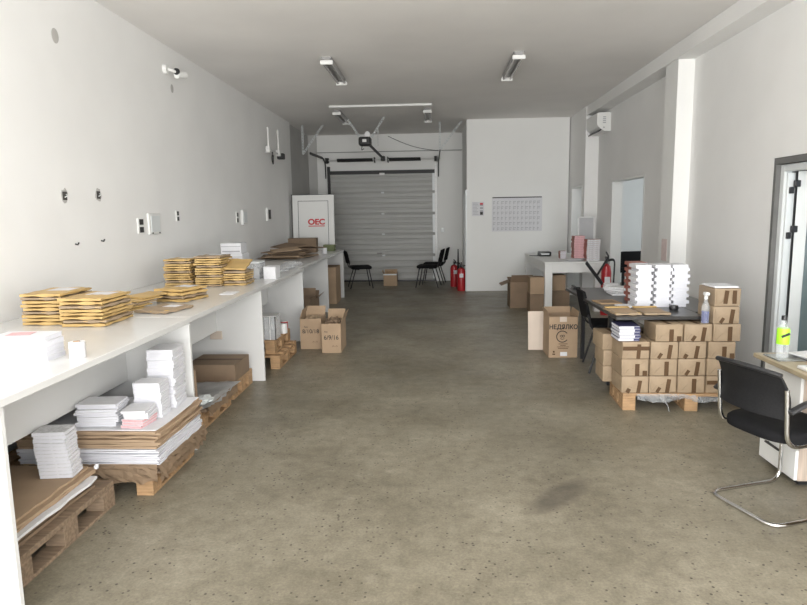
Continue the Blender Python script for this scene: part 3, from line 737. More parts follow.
# third bay: clear container and tins on the pallets
r = thing('clear_container', 'tall clear plastic container on the stacked pallets under the bench', 'container', (-1.79, 6.50, .290))
bm = new(); box(bm, (-.10, -.10, .0), (.10, -.097, .25)); box(bm, (-.10, .097, 0), (.10, .10, .25)); box(bm, (-.10, -.097, 0), (-.097, .097, .25)); box(bm, (.097, -.097, 0), (.10, .097, .25)); box(bm, (-.097, -.097, 0), (.097, .097, .004))
obj('clear_wall', bm, 'film', r)
for i, x in enumerate((-.098, -.035, .04, .098)): obj('upright_edge', box(new(), (x-.005, -.106, 0), (x+.005, -.1005, .255)), 'dsteel' if i % 3 == 0 else 'steel', r)
obj('rim', box(box(new(), (-.105, -.107, .25), (.105, .105, .258), .002), (-.02, -.09, .01), (.02, .09, .24)), 'steel', r)
for k, (x, y, m, l) in enumerate(((-1.70, 6.78, 'steel', 'bare metal tin behind the clear plastic container'), (-1.74, 6.98, 'red', 'small red tin on the stacked pallets under the bench'), (-1.86, 6.84, 'frame', 'small white tin on the stacked pallets under the bench'))):
    r = thing('paint_tin', l, 'tin', (x, y, .290))
    obj('tin_body', cyl(new(), (0, 0, .05), .042, .10, 20), m, r, True); obj('lid', cyl(new(), (0, 0, .103), .044, .008, 20), 'steel', r, True)
# cartons in front of and under the far bench
carton('cardboard_carton', 'brown carton on floor in the bay nearest the viewer', (-2.08, 1.90, 0), .50, .30, .36, 0, 'card', 'closed')
c = carton('cardboard_carton', 'open carton handwritten 8/10/18 on floor before the bench', (-1.49, 7.25, 0), .255, .34, .37, 0, 'card', (0, 1, 1, 0), fl=.11, ang=(0, 1.2, 1.9, 1.1))
text('handwriting', '8/10/18', .070, (0, -.0022, .215), (PI/2, 0, 0), 'ink', c, .95, bold=.0006)
text('handwriting', 'No', .035, (-.055, -.0022, .27), (PI/2, 0, 0), 'ink', c)
text('print_mark', '↑↑', .045, (.05, -.0022, .08), (PI/2, 0, 0), 'tape', c)
c = carton('cardboard_carton', 'open carton handwritten 6/9/16 on floor with raised side flap', (-1.208, 7.04, 0), .225, .42, .345, 0, 'card', (0, 1, 0, 1), fl=.12, ang=(0, 1.1, 1.35, 1.25))
text('handwriting', '6/9/16', .074, (0, -.0022, .18), (PI/2, 0, 0), 'ink', c, .92, bold=.0006)
text('handwriting', 'No', .03, (-.06, -.0022, .25), (PI/2, 0, 0), 'ink', c)
text('print_mark', '↑↑', .045, (.04, -.0022, .07), (PI/2, 0, 0), 'tape', c)
def crumple(name, label, loc, s, m, seed, cat):
    rnd = random.Random(seed); bm = new(); g = bmesh.ops.create_icosphere(bm, subdivisions=3, radius=1)
    for v in g['verts']:
        f = 1+rnd.uniform(-.25, .25); v.co = Vector((v.co.x*s[0]*f, v.co.y*s[1]*f, v.co.z*s[2]*f+s[2]))
    return tag(obj(name, bm, m, loc=loc), label, cat)
crumple('packing_paper', 'crumpled brown packing paper filling the 8/10/18 carton', (-1.485, 7.42, .28), (.10, .13, .05), 'kraft', 3, 'paper')
crumple('packing_paper', 'crumpled brown packing paper bulging from the 6/9/16 carton', (-1.208, 7.25, .25), (.085, .16, .07), 'cardd', 4, 'paper')
carton('cardboard_carton', 'dark brown open carton under the far bench', (-1.99, 8.5, 0), .50, .45, .44, 0, 'cardd', (0, 1, 0, 0), fl=.1, ang=(0, 1.4, 0, 0))
carton('cardboard_carton', 'tall brown carton under the end of the far bench', (-2.05, 11.0, 0), .56, .55, .66, 0, 'card', 'closed')
carton('cardboard_carton', 'low brown carton with film on floor before the far bench leg', (-2.02, 9.2, 0), .40, .40, .32, 0, 'cardd', (1, 1, 1, 1), fl=.12, ang=(.9, 1.0, 1.1, .8))
crumple('plastic_film', 'crumpled pale plastic film in the low carton by far bench', (-2.02, 9.40, .24), (.15, .15, .07), 'foil', 8, 'film')

# ------------------------------------------------------------------ rear of the hall
r = thing('spare_door_leaf', 'white door leaf with red letters leaning at the left wall end', 'door', (-2.37, 12.12, 0), 0, None, (-.05, 0, 0))
obj('door_slab', box(new(), (-.41, 0, 0), (.41, .05, 1.99), .004), 'white', r)
b = new(); 
for lo, hi in (((-.30, -.004, .5), (-.292, 0, 1.875)), ((.292, -.004, .5), (.30, 0, 1.875)), ((-.30, -.004, 1.867), (.30, 0, 1.875)), ((-.30, -.004, .5), (.30, 0, .508))): box(b, lo, hi)
obj('inset_frame', b, 'dsteel', r)
obj('top_edge', box(new(), (-.43, -.004, 1.99), (.41, .054, 2.0)), 'dsteel', r)
obj('hinge_edge', box(new(), (-.425, .0, .0), (-.411, .045, 1.99)), 'dsteel', r)
text('red_lettering', 'OEC', .15, (.06, -.004, 1.46), (PI/2, 0, 0), 'redink', r, 1.1, .0012, bold=.006)
obj('red_underline', box(new(), (-.10, -.004, 1.375), (.22, -.0005, 1.392)), 'redink', r)
def make_visitor(key):
    r = thing('visitor_chair', '', 'chair')
    # faces +y, seat .46 high
    bm = new(); box(bm, (-.235, -.21, .42), (.235, .22, .485), .03, seg=3); obj('seat', bm, 'black', r, True)
    bm = new(); nx = 8; T0 = []; 
    for side in (0, 1):
        for i in range(nx+1):
            u = i/nx*2-1
            for j in range(5):
                v = j/4
                hw = .225*(1-.12*(2*v-1)**2)
                T0.append((side, i, j, bm.verts.new((u*hw, -.245-.04*(1-u*u)-.06*v-(.028 if side else 0), .55+.28*v-.02*u*u*v))))
    D = {(s_, i, j): v for s_, i, j, v in T0}
    for i in range(nx):
        for j in range(4):
            bm.faces.new((D[0, i, j], D[0, i+1, j], D[0, i+1, j+1], D[0, i, j+1])); bm.faces.new((D[1, i, j], D[1, i, j+1], D[1, i+1, j+1], D[1, i+1, j]))
    for i in range(nx):
        for j in (0, 4): bm.faces.new((D[0, i, j], D[1, i, j], D[1, i+1, j], D[0, i+1, j]))
    for j in range(4):
        for i in (0, nx): bm.faces.new((D[0, i, j], D[0, i, j+1], D[1, i, j+1], D[1, i, j]))
    obj('backrest', bm, 'black', r, True)
    for sx in (-1, 1):
        obj('back_upright', tube(new(), smooth_path([(sx*.2, -.05, .415), (sx*.2, -.24, .43), (sx*.2, -.275, .60)], .07), .011, 8), 'bplast', r, True)
        obj('leg', tube(new(), [(sx*.20, .16, .42), (sx*.235, .235, .0)], .0115, 8), 'bplast', r, True)
        obj('leg', tube(new(), [(sx*.20, -.13, .42), (sx*.235, -.255, .0)], .0115, 8), 'bplast', r, True)
    obj('cross_rail', tube(new(), [(-.2, .16, .41), (.2, .16, .41)], .010, 8), 'bplast', r)
    return r
vchair = proto(make_visitor)
vchair(0, (-1.62, 13.5, 0), -PI/2+.25, 'black visitor chair left of the garage door, facing right', 'black visitor chairs')
vchair(0, (-.14, 13.55, 0), PI/2-.15, 'black visitor chair right of the garage door, facing left', 'black visitor chairs')
vchair(0, (-.02, 14.14, 0), PI/2-.1, 'black visitor chair tucked behind the right one by garage door', 'black visitor chairs')
vchair(0, (1.80, 6.28, 0), -PI/2-.1, 'black visitor chair pushed under the black table', 'black visitor chairs')
c = carton('cardboard_carton', 'small open carton on the floor in front of garage door', (-.99, 13.75, 0), .30, .28, .27, 0, 'card', (0, 1, 1, 1), fl=.08, ang=(0, 1.3, 1.2, 1.2))
obj('white_tape', box(new(), (-.151, -.0025, .24), (.151, -.0002, .27)), 'frame', c)
crumple('packing_paper', 'brown crumpled paper in the carton before the garage door', (-.99, 13.89, .21), (.11, .11, .05), 'kraftd', 11, 'paper')
def make_ext(key):
    r = thing('fire_extinguisher', '', 'fire extinguisher'); R_ = key
    bm = new(); n = 24; prof = [(0, 0), (R_*.95, 0), (R_, .02), (R_, .40), (R_*.8, .455), (R_*.3, .48), (0, .48)]
    rings = []
    for p, z in prof[1:-1]: rings.append([bm.verts.new((p*math.cos(k*2*PI/n), p*math.sin(k*2*PI/n), z)) for k in range(n)])
    for a, c in zip(rings, rings[1:]):
        for k in range(n): bm.faces.new((a[k], a[(k+1) % n], c[(k+1) % n], c[k]))
    bm.faces.new(rings[0][::-1]); bm.faces.new(rings[-1])
    obj('cylinder', bm, 'red', r, True)
    obj('valve', box(cyl(new(), (0, 0, .50), .018, .05, 12), (-.02, -.07, .525), (.02, .03, .545), .004), 'bplast', r)
    obj('handle', box(new(), (-.012, -.10, .56), (.012, .03, .575), .004, (.25, 0, 0)), 'bplast', r)
    obj('hose', tube(new(), smooth_path([(.02, 0, .51), (R_+.05, 0, .52), (R_+.03, -.02, .2)], .06), .012, 8), 'bplast', r, True)
    obj('paper_label', box(new(), (-.04, -R_-.001, .28), (.04, -R_+.008, .36)), 'paper', r)
    return r
ext = proto(make_ext)
ext(.085, (.43, 13.55, 0), .3, 'rear red fire extinguisher on floor beside the partition', 'fire extinguishers by the partition')
ext(.085, (.55, 12.78, 0), 0, 'front red fire extinguisher on floor at the partition corner', 'fire extinguishers by the partition')
o = ext(.075, (2.63, 9.62, 0), 0, 'tall red fire extinguisher by the office doorway right of the white table'); o.scale = (1, 1, 1.65)
if 'group' in o: del o['group']
obj('hose_horn', tube(tube(new(), [(-.34, -.13, .50), (-.09, -.13, .30)], .020, 8), [(-.17, -.13, .38), (-.02, -.08, .52)], .014, 8), 'bplast', o)
o = obj('umbrella', cyl(new(), (0, 0, .42), .035, .84, 10, r2=.012), 'bplast', loc=(.50, 13.15, 0)); tag(o, 'dark rolled umbrella upright between the two fire extinguishers', 'umbrella')
# door handle / sensor box on rear wall
tag(obj('control_box', box(new(), (-.04, -.03, -.05), (.05, 0, .05), .01), 'frame', loc=(.19, YB-.001, 1.20)), 'small white control box on rear wall beside the garage door', 'switch')
# calendar and notice
r = thing('wall_calendar', 'large year planner calendar on the white partition', 'calendar', (1.665, 12.699, 1.55))
obj('calendar_sheet', box(new(), (-.50, -.003, -.34), (.50, 0, .345)), 'paper', r)
obj('top_strip', box(new(), (-.49, -.010, .325), (.49, -.003, .345), .002), 'dsteel', r)
rnd = random.Random(3)
for i in range(12):
    b = new()
    for j in range(6):
        x = -.475+i*.08; z = .25-j*.105
        wv = rnd.uniform(.03, .06); box(b, (x, -.0045, z-.044), (x+.006, -.0031, z+.012)); box(b, (x, -.0047, z), (x+wv, -.0032, z+.010)); box(b, (x, -.0047, z-.03), (x+wv*.8, -.0032, z-.022))
        box(b, (x, -.0046, z-.105), (x+.002, -.0033, z+.01)) if j < 5 else None
    obj('printed_month', b, 'greyink', r)
r = thing('notice_sheet', 'small pinned notice left of the year planner on partition', 'notice', (.885, 12.699, 1.665))
obj('paper_sheet', box(new(), (-.12, -.002, -.14), (.12, 0, .14)), 'paper', r)
b = new()
for j in range(9): box(b, (-.10, -.0035, .115-j*.028), (.0+rnd.uniform(-.02, .015), -.0021, .123-j*.028))
for j in range(4): box(b, (.04, -.0035, .06-j*.06), (.10, -.0021, .095-j*.06))
obj('printed_text', b, 'greyink', r)
obj('red_mark', box(new(), (.04, -.0036, .085), (.10, -.0021, .12)), 'redink', r)
obj('dark_mark', box(new(), (.04, -.0038, -.115), (.10, -.0021, -.06)), 'ink', r)

# air conditioner on the right wall
r = thing('air_conditioner', 'white split air conditioner high on the right wall', 'air conditioner', (XR, 10.72, 2.90))
bm = new(); prism(bm, [(0, 0, 0), (-.10, 0, 0), (-.20, 0, .07), (-.225, 0, .12), (-.225, 0, .29), (-.20, 0, .30), (0, 0, .30)], (0, .72, 0)); obj('ac_body', bm, 'white', r)
bm = new(); box(bm, (-.205, .03, .015), (-.105, .70, .035), .004, (0, -.6, 0)); obj('air_vent', bm, 'bplast', r)
b = new()
for k in range(4): box(b, (-.13, -.003, .13+k*.03), (-.08, 0, .145+k*.03))
cyl(b, (-.11, -.002, .06), .012, .004, 12, (PI/2, 0, 0)); obj('side_print', b, 'greyink', r)
# poster on column
tag(obj('column_notice', box(new(), (-.003, 0, -.13), (0, .17, .13)), 'fpink', loc=(2.749, 7.50, 1.12)), 'faded pink notice taped to the side of the wall column', 'notice')

# ------------------------------------------------------------------ white table and things round it
WX, WY, WW, WD, WZ = 1.74, 9.9, .93, 2.2, .80
r = thing('white_table', 'white table with thick square legs before the partition', 'table', (WX, WY, 0))
obj('tabletop', box(new(), (0, 0, WZ-.03), (WW, WD, WZ), .004), 'white', r)
for x, y in ((.01, .01), (WW-.13, .01), (.01, WD-.13), (WW-.13, WD-.13)): obj('leg', box(new(), (x, y, 0), (x+.12, y+.12, WZ-.031), .003), 'white', r)
obj('apron', box(new(), (.131, .02, WZ-.17), (WW-.131, .045, WZ-.031)), 'white', r)
obj('apron', box(new(), (.02, .131, WZ-.17), (.045, WD-.131, WZ-.031)), 'white', r)
obj('apron', box(new(), (WW-.045, .131, WZ-.17), (WW-.02, WD-.131, WZ-.031)), 'white', r)
r = thing('label_printer', 'small black desktop label printer on the white table', 'printer', (1.98, 11.3, WZ))
obj('printer_body', box(new(), (-.11, -.1, 0), (.11, .1, .085), .02, seg=2), 'bplast', r, True); obj('paper_slot', box(new(), (-.07, -.105, .03), (.07, -.0995, .055)), 'frame', r)
obj('cable', tube(new(), smooth_path([(-.1, 0, .01), (-.2, .02, .008), (-.25, .1, .008)], .05), .006, 6), 'bplast', r)
for k in range(3): tag(obj('paper_sheet', box(new(), (-.10, -.14, 0), (.10, .14, .004+.006*(k == 1))), 'paper', loc=(2.16+.09*k, 10.15+.05*k, WZ+.001+.012*k)), 'loose paper on the white table front, %s of three' % ('leftmost', 'middle', 'rightmost')[k], 'paper', 'papers on the white table')
book_stack(2.37, 10.40, WZ, 14, (.17, .20, .028, 'maroon', 'pink'), 'the taller pink stack', 'books in the taller pink stack', 41, .006, 0, kind='pink-covered book')
book_stack(2.55, 10.20, WZ, 11, (.21, .20, .031, 'maroon', 'prntr'), 'the shorter pink stack', 'books in the shorter pink stack', 42, .006, 0, kind='pink-covered book')
book_stack(2.18, 10.72, WZ, 5, (.10, .16, .025, 'maroon', 'edge'), 'the low stack beside the pink stacks', 'dark books', 43, .006, 0, kind='dark red book')
r = thing('whiteboard', 'grey board in metal frame standing on the white table', 'board', (2.70, 10.9, .02), 0)
r.location = (2.625, 10.75, WZ+.001)
r.rotation_euler = (-.03, 0, 0)
obj('board_panel', box(new(), (-.16, 0, .0), (.08, .012, .68)), 'bgrey', r)
obj('board_frame', box(box(box(new(), (-.18, -.006, 0), (-.16, .018, .70)), (.08, -.006, 0), (.10, .018, .70)), (-.18, -.006, .68), (.10, .018, .70)), 'steel', r)
c = carton('cardboard_carton', 'large open brown carton on floor at partition left of white table', (1.44, 10.35, 0), .36, .40, .44, 0, 'cardd', (1, 1, 1, 0), fl=.16, ang=(.9, .2, -.35, 0))
c = carton('cardboard_carton', 'upper small carton stacked beside the white table leg', (1.625, 9.86, .30), .22, .26, .26, 0, 'card', 'closed')
c = carton('cardboard_carton', 'lower brown carton beneath the small one by table leg', (1.62, 9.84, 0), .215, .34, .293, 0, 'cardd', 'closed')
c = carton('cardboard_carton', 'carton standing on another under the white table', (2.04, 10.30, .295), .24, .3, .25, 0, 'card', 'closed')
c = carton('cardboard_carton', 'lowest brown carton under the white table', (2.06, 10.26, 0), .32, .36, .288, 0, 'cardd', 'closed')

# tall printed carton and pale board
c = carton('cardboard_carton', 'tall open brown carton printed НЕДЯЛКО beside the black table', (1.405, 6.76, 0), .31, .36, .455, 0, 'card', (0, 1, 1, 1), fl=.06, ang=(0, 1.5, 1.4, 1.4))
text('printed_name', 'НЕДЯЛКО', .068, (0, -.0022, .34), (PI/2, 0, 0), 'ink', c, .92, .001, bold=.002)
b = new(); tube(b, [(.062*math.cos(.6+k*(2*PI-1.2)/30), 0, .062*math.sin(.6+k*(2*PI-1.2)/30)) for k in range(31)], .0045, 4)
for sx in (-1, 1): tube(b, [(sx*.012+.012*math.cos(k*PI/6), 0, .005+.012*math.sin(k*PI/6)) for k in range(12)], .003, 4, True)
tube(b, [(-.02+.01*k, 0, -.022-.008*math.sin(PI*k/4)) for k in range(5)], .003, 4)
obj('round_emblem', b, 'ink', c, loc=(-.01, -.0015, .235))
b = new()
for k, wd in enumerate((.10, .06, .13, .11)): box(b, (-wd/2, -.0014, .150-k*.017), (wd/2, -.0001, .156-k*.017))
obj('small_print', b, 'tape', c)
obj('paper_label', box(new(), (-.03, -.0016, .018), (.045, -.0001, .062)), 'paper', c)
obj('handling_mark', box(box(new(), (-.115, -.0014, .03), (-.085, -.0001, .045)), (-.11, -.0014, .055), (-.09, -.0001, .075)), 'tape', c)
obj('carry_tape', box(new(), (-.04, -.0014, .40), (.035, -.0001, .455)), 'cardp', c)
o = obj('pale_board', box(new(), (0, 0, 0), (.26, .012, .45), .002), 'cardp', loc=(1.085, 7.155, 0)); o.rotation_euler = (-.12, 0, .0)
tag(o, 'pale beige board leaning beside the tall printed carton', 'board')

# ------------------------------------------------------------------ black table
def black_table(label, x0, y0, w, d, ly0):
    r = thing('black_table', label, 'table', (x0, y0, 0))
    obj('tabletop', box(new(), (0, 0, .722), (w, d, .75), .003), 'btop', r)
    for x, y in ((.14, ly0), (w-.08, ly0), (.14, d-.25), (w-.08, d-.25)): obj('leg', box(new(), (x-.02, y-.02, 0), (x+.02, y+.02, .7215), .003), 'bplast', r)
    obj('cross_bar', box(new(), (.161, d-.26, .66), (w-.101, d-.24, .70)), 'bplast', r)
black_table('long black laminate table with white book towers', 1.46, 5.0, .70, 1.95, .66)
black_table('narrow black table between the book towers and right wall', 2.165, 5.22, .35, 1.73, .44)
TZ = .7505
for i, (x, cv, l) in enumerate(((1.848, 'paper', 'leftmost'), (1.997, 'paper', 'middle'), (2.147, 'paper', 'rightmost'))):
    book_stack(x-.01*(i == 0), 5.60, TZ, 13, (.136, .21, .0285, cv, 'edge'), 'the %s white tower on black table' % l, 'books in the %s white tower' % l, 50+i, .003, 0, .008, kind='white book', rjit=.02, flip=True)
book_stack(1.885, 5.86, TZ, 13, (.15, .21, .0285, 'maroon', 'edge'), 'the tower behind the white ones', 'red-spined books', 55, .004, 0, .008, kind='red-spined book', rjit=.02)
book_stack(2.05, 5.86, TZ, 12, (.15, .21, .0285, 'prntr', 'edge'), 'the tower behind the middle white one', 'grey-covered books', 56, .004, 0, .008, kind='grey-covered book', rjit=.02)
for k, (x, y, l) in enumerate(((1.565, 5.215, 'left'), (1.80, 5.215, 'right'))):
    o = env((.215, .34, .022, 3+3*k), (x, y, TZ), .03, 'yellow kraft envelope lying at the near edge of black table, %s one' % l, 'envelopes on the black table')
    obj('address_label', box(new(), (-.08, -.14, .0214), (.07, .06, .0222)), 'card', o)
    obj('rear_fold', box(new(), (-.10, .11, .021), (.10, .165, .030), .004), 'env', o)
r = thing('brochure', 'dark brown brochure on black table behind the envelopes', 'brochure', (1.60, 5.80, TZ), .1)
obj('cover', box(new(), (-.10, -.12, 0), (.10, .12, .010), .001), 'kraftd', r); obj('photo_panel', box(new(), (-.07, -.09, .010), (.07, .06, .0105)), 'cardd', r)
tag(obj('white_booklet', box(new(), (-.06, -.07, 0), (.06, .07, .016), .001), 'paper', loc=(1.67, 5.52, TZ+.0)), 'white booklet lying between brochure and envelopes', 'booklet')
for k in range(4):
    tag(obj('paper_pile', box(new(), (-.09, -.12, 0), (.09, .12, .017), .002, (0, 0, .3*k)), 'paper' if k % 2 == 0 else 'prntr', loc=(1.87+.010*k, 6.38+.02*k, TZ+.0175*k)), 'white booklet, %s of the near loose pile on black table' % ordn(3-k, 4), 'booklet', 'near loose pile')
for k in range(3):
    tag(obj('paper_pile', box(new(), (-.07, -.09, 0), (.07, .09, .02), .002, (0, 0, .25-.2*k)), 'paper', loc=(1.93-.01*k, 6.78, TZ+.0205*k)), 'white booklet, %s of the far loose pile on black table' % ordn(2-k, 3), 'booklet', 'far loose pile')
r = thing('tape_roll', 'black tape roll at the near edge by the white towers', 'roll', (2.03, 5.32, TZ))
bm = new(); tube(bm, [(.028*math.cos(k*2*PI/20), .028*math.sin(k*2*PI/20), .022) for k in range(20)], .01, 6, True, (.012, .022)); obj('tape_ring', bm, 'bplast', r, True)
tag(obj('stapler', box(box(new(), (-.018, -.06, 0), (.018, .06, .012), .003), (-.015, -.06, .014), (.015, .055, .035), .005, (.08, 0, 0)), 'bplast', loc=(1.53, 6.86, TZ)), 'small black stapler on the far corner of black table', 'stapler')

# ------------------------------------------------------------------ pallet of wrapped packages
PX, PY = 1.485, 4.90
pr = pallet('pale wooden pallet under the kraft-wrapped packages', PX, PY+.01, 1.06, .46, 0, 'wood', group='pallet of packages')
pr.location = (PX+.02, PY+.01, 0); pr.rotation_euler = (0, 0, -.05)
r = thing('stretch_film', 'torn clear stretch film hanging from the package pallet', 'film', (PX, PY-.012, .08))
bm = new(); n = 26; rnd = random.Random(2); A_ = []
for i in range(n+1):
    u = i/n; low = .015+.035*abs(math.sin(u*7))+rnd.uniform(0, .01)
    A_.append([bm.verts.new((.12+u*.80, rnd.uniform(-.006, .004), .062)), bm.verts.new((.12+u*.80, rnd.uniform(-.02, .0), .062-low*.6)), bm.verts.new((.12+u*.80, rnd.uniform(-.03, .002), .062-low-.012))])
for a, c in zip(A_, A_[1:]):
    for q in range(2): bm.faces.new((a[q], a[q+1], c[q+1], c[q]))
bmesh.ops.solidify(bm, geom=bm.faces[:], thickness=.0008)
obj('film_sheet', bm, 'film', r)
obj('film_strand', tube(new(), smooth_path([(.30, -.01, .04), (.36, -.02, -.02), (.37, -.03, -.075)], .05), .003, 5), 'film', r)
PWd, PDp, PHt = .211, .29, .1395
def make_pack(key):
    v, w = key; rnd = random.Random(v*17+3); h = PHt-.0015; d = PDp
    r = thing('wrapped_package', '', 'package')
    bm = new(); box(bm, (-w/2, 0, 0), (w/2, d, h), .009, seg=2)
    for q in bm.verts: q.co += Vector((rnd.uniform(-.002, .002), rnd.uniform(0, .004), rnd.uniform(-.0, .0)))
    obj('kraft_wrapping', bm, 'kraft', r, True)
    # folded paper ends: triangular tucks on the front face
    b = new(); m_ = .012; cx = rnd.uniform(-.3, .1)*w; cz = h*rnd.uniform(.4, .55)
    prism(b, [(-w/2+m_, -.0008, m_), (-w/2+m_, -.0008, h-m_), (cx-.02, -.0008, cz)], (0, -.0030, 0))
    prism(b, [(w/2-m_, -.0008, m_), (cx+.03, -.0008, cz), (w/2-m_, -.0008, h-m_)], (0, -.0016, 0))
    prism(b, [(-w/2+m_*1.4, -.0004, m_*.6), (w/2-m_*1.4, -.0004, m_*.6), (cx, -.0004, cz-.004)], (0, -.0030, 0))
    obj('folded_end', b, 'kraft', r)
    def strip(x, z0, z1, wd, a=0):
        bb = new(); box(bb, (x-wd/2, -.0050, z0), (x+wd/2, -.0040, z1), 0, (0, a, 0)); obj('tape_strip', bb, 'tape', r)
    if v == 0: strip(.03, .003, .105, .030, .14); strip(-.055, .003, .04, .03, .5)
    elif v == 1: strip(.015, .003, .10, .034, 0); strip(.075, .003, .045, .035, 0)
    elif v == 2: strip(.04, .003, .115, .032, .12); strip(-.035, .003, .05, .026, .55)
    elif v == 3: strip(.02, .003, .118, .034, 0)
    elif v == 4:
        bb = new(); box(bb, (-w/2+.002, -.0052, .070), (w/2-.002, -.0040, .102)); obj('tape_strip', bb, 'tape', r); strip(.02, .003, .12, .03, .05)
    elif v == 5: strip(-.015, .02, .125, .032, .1); strip(.05, .02, .125, .032, 0)
    # tape runs on over the top
    obj('top_tape', box(new(), (-.01, .02, h), (.024, d-.02, h+.0008)), 'tape', r)
    return r
pack = proto(make_pack)
rows = [('bottom', .1465, [(0, 0), (2, 0), (3, 0), (4, 0)]), ('second', 0, [(1, 0), (3, 0), (2, 0), (3, 0)]), ('third', 0, [(4, 0), (2, 0), (0, 0), (1, 0)])]
colname = ['leftmost', 'second from the left', 'third from the left', 'rightmost']
G1 = 'kraft-wrapped packages on the pallet'
jr = random.Random(77)
for ri, (rn, _, vs) in enumerate(rows):
    for ci, (v, _) in enumerate(vs):
        x = PX+.108+ci*.2215+jr.uniform(-.003, .003)
        pack((v, PWd), (x, PY+jr.uniform(-.006, .004), .146+ri*PHt), 0, 'kraft-wrapped package in the %s row facing the viewer, %s' % (rn, colname[ci]), G1)
for ci, v in enumerate((1, 2, 3)):
    pack((v, PWd), (1.845+ci*.222, PY+jr.uniform(-.004, .004), .146+3*PHt), 0, 'kraft-wrapped package in the fourth row, %s of three' % ('left', 'middle', 'right')[ci], G1)
pack((2, .2), (2.28, PY+.006, .146+4*PHt), 0, 'kraft-wrapped package second from the top at the right end', G1)
pack((5, .2), (2.28, PY, .146+5*PHt), .02, 'kraft-wrapped package topmost at the right end, papers on it', G1)
tag(obj('paper_sheet', box(new(), (-.09, -.12, 0), (.09, .12, .012), .001), 'paper', loc=(2.28, PY+.15, .147+6*PHt+.0005)), 'white papers on the topmost wrapped package', 'paper')
# packages in the row behind, standing out to the left under the table edge
for k in range(3):
    pack((3, PWd), (1.535-.01*(k == 2), 5.235, .146+k*PHt), .04*(k-1), 'kraft-wrapped package behind the left front column, %s' % ('bottom', 'middle', 'top')[k], G1)
for ci in range(1, 4):
    for k in range(3):
        pack((3, PWd), (1.535+ci*.228, 5.235, .146+k*PHt), 0, 'kraft-wrapped package hidden in the back row, column %s, %s' % (('one', 'two', 'three')[ci-1], ('bottom', 'middle', 'top')[k]), G1)
# white books with navy spines on the left column
book_stack(1.545, 5.04, .146+3*PHt+.001, 5, (.165, .225, .024, 'navy', 'edge'), 'the stack on the packages', 'navy-edged books', 60, .003, PI, .004, kind='navy-covered book', rjit=.02)
# spray bottle
r = thing('spray_bottle', 'small spray bottle of blue liquid on the wrapped packages', 'bottle', (2.135, 4.95, .146+4*PHt+.001))
def lathe(bm, prof, n=20):
    rg = [[bm.verts.new((p*math.cos(k*2*PI/n), p*math.sin(k*2*PI/n), z)) for k in range(n)] for p, z in prof]
    for a, c in zip(rg, rg[1:]):
        for k in range(n): bm.faces.new((a[k], a[(k+1) % n], c[(k+1) % n], c[k]))
    bm.faces.new(rg[0][::-1]); bm.faces.new(rg[-1]); return bm
obj('bottle_shell', lathe(new(), [(.030, 0), (.031, .01), (.031, .13), (.014, .175), (.013, .19)]), 'thin', r, True)
obj('blue_liquid', lathe(new(), [(.026, .003), (.028, .01), (.028, .095)]), 'blue', r, True)
obj('spray_head', box(cyl(new(), (0, 0, .205), .015, .03, 14), (-.018, -.03, .22), (.018, .022, .245), .005), 'white', r)

# ------------------------------------------------------------------ office desk and chair at the right
DZ = .70
r = thing('office_desk', 'office desk with olive wood top and grey oak side at right', 'desk', (2.0, 2.45, 0))
obj('desktop', box(new(), (0, 0, DZ-.028), (.915, 1.47, DZ), .003), 'desk', r)
obj('side_panel', box(new(), (.45, .05, 0), (.90, .07, DZ-.029)), 'oak', r)
obj('side_panel', box(new(), (.455, 1.40, 0), (.90, 1.42, DZ-.029)), 'oak', r)
obj('modesty_panel', box(new(), (.86, .07, .1), (.88, 1.40, DZ-.03)), 'oak', r)
r = thing('drawer_pedestal', 'white fronted drawer unit with grey oak side under the desk', 'cabinet', (2.065, 3.51, 0))
obj('carcass', box(new(), (.02, 0, .03), (.38, .39, .668), .002), 'oak', r)
obj('plinth', box(new(), (.04, .02, 0), (.37, .37, .03)), 'bplast', r)
for z0, z1 in ((.035, .215), (.22, .44), (.445, .665)):
    d = obj('drawer', box(new(), (0, .0, z0), (.019, .39, z1), .002), 'white', r)
    hd = obj('handle', box(new(), (-.022, .14, z1-(.13 if z1 > .6 else .06)), (-.006, .30, z1-(.118 if z1 > .6 else .048)), .004), 'dsteel', d)
    obj('handle_stem', box(box(new(), (-.008, .15, z1-(.128 if z1 > .6 else .058)), (.001, .16, z1-(.12 if z1 > .6 else .05))), (-.008, .28, z1-(.128 if z1 > .6 else .058)), (.001, .29, z1-(.12 if z1 > .6 else .05))), 'dsteel', d)
r = thing('water_bottle', 'clear water bottle with lime green label on the desk', 'bottle', (2.12, 3.56, DZ+.001))
obj('bottle_shell', lathe(new(), [(.030, 0), (.034, .012), (.034, .16), (.031, .175), (.014, .215), (.013, .228)]), 'thin', r, True)
obj('green_label', lathe(new(), [(.0348, .085), (.0352, .09), (.0352, .168), (.032, .18), (.0315, .180)]), 'lime', r, True)
obj('label_print', box(new(), (-.03, -.037, .135), (.02, -.0355, .15), 0, (0, -.4, 0)), 'ink', r)
obj('cap', cyl(new(), (0, 0, .242), .016, .026, 16), 'bplast', r, True)
tag(obj('glass_plate', box(new(), (-.10, -.09, 0), (.13, .09, .008), .003), 'clear', loc=(2.12, 3.76, DZ+.0005)), 'clear glass plate under the water bottle', 'plate')
r = bpy.data.objects['glass_plate']; bpy.data.objects['water_bottle'].location = (2.075, 3.74, DZ+.009)
r = thing('keyboard', 'white keyboard at the front of the desk', 'keyboard', (2.12, 3.32, DZ+.0005), .0)
obj('keyboard_body', box(new(), (-.08, -.22, 0), (.08, .20, .018), .004), 'white', r)
b = new()
for i in range(5):
    for j in range(14): box(b, (-.068+i*.028, -.205+j*.028, .018), (-.045+i*.028, -.182+j*.028, .022))
obj('keys', b, 'frame', r)
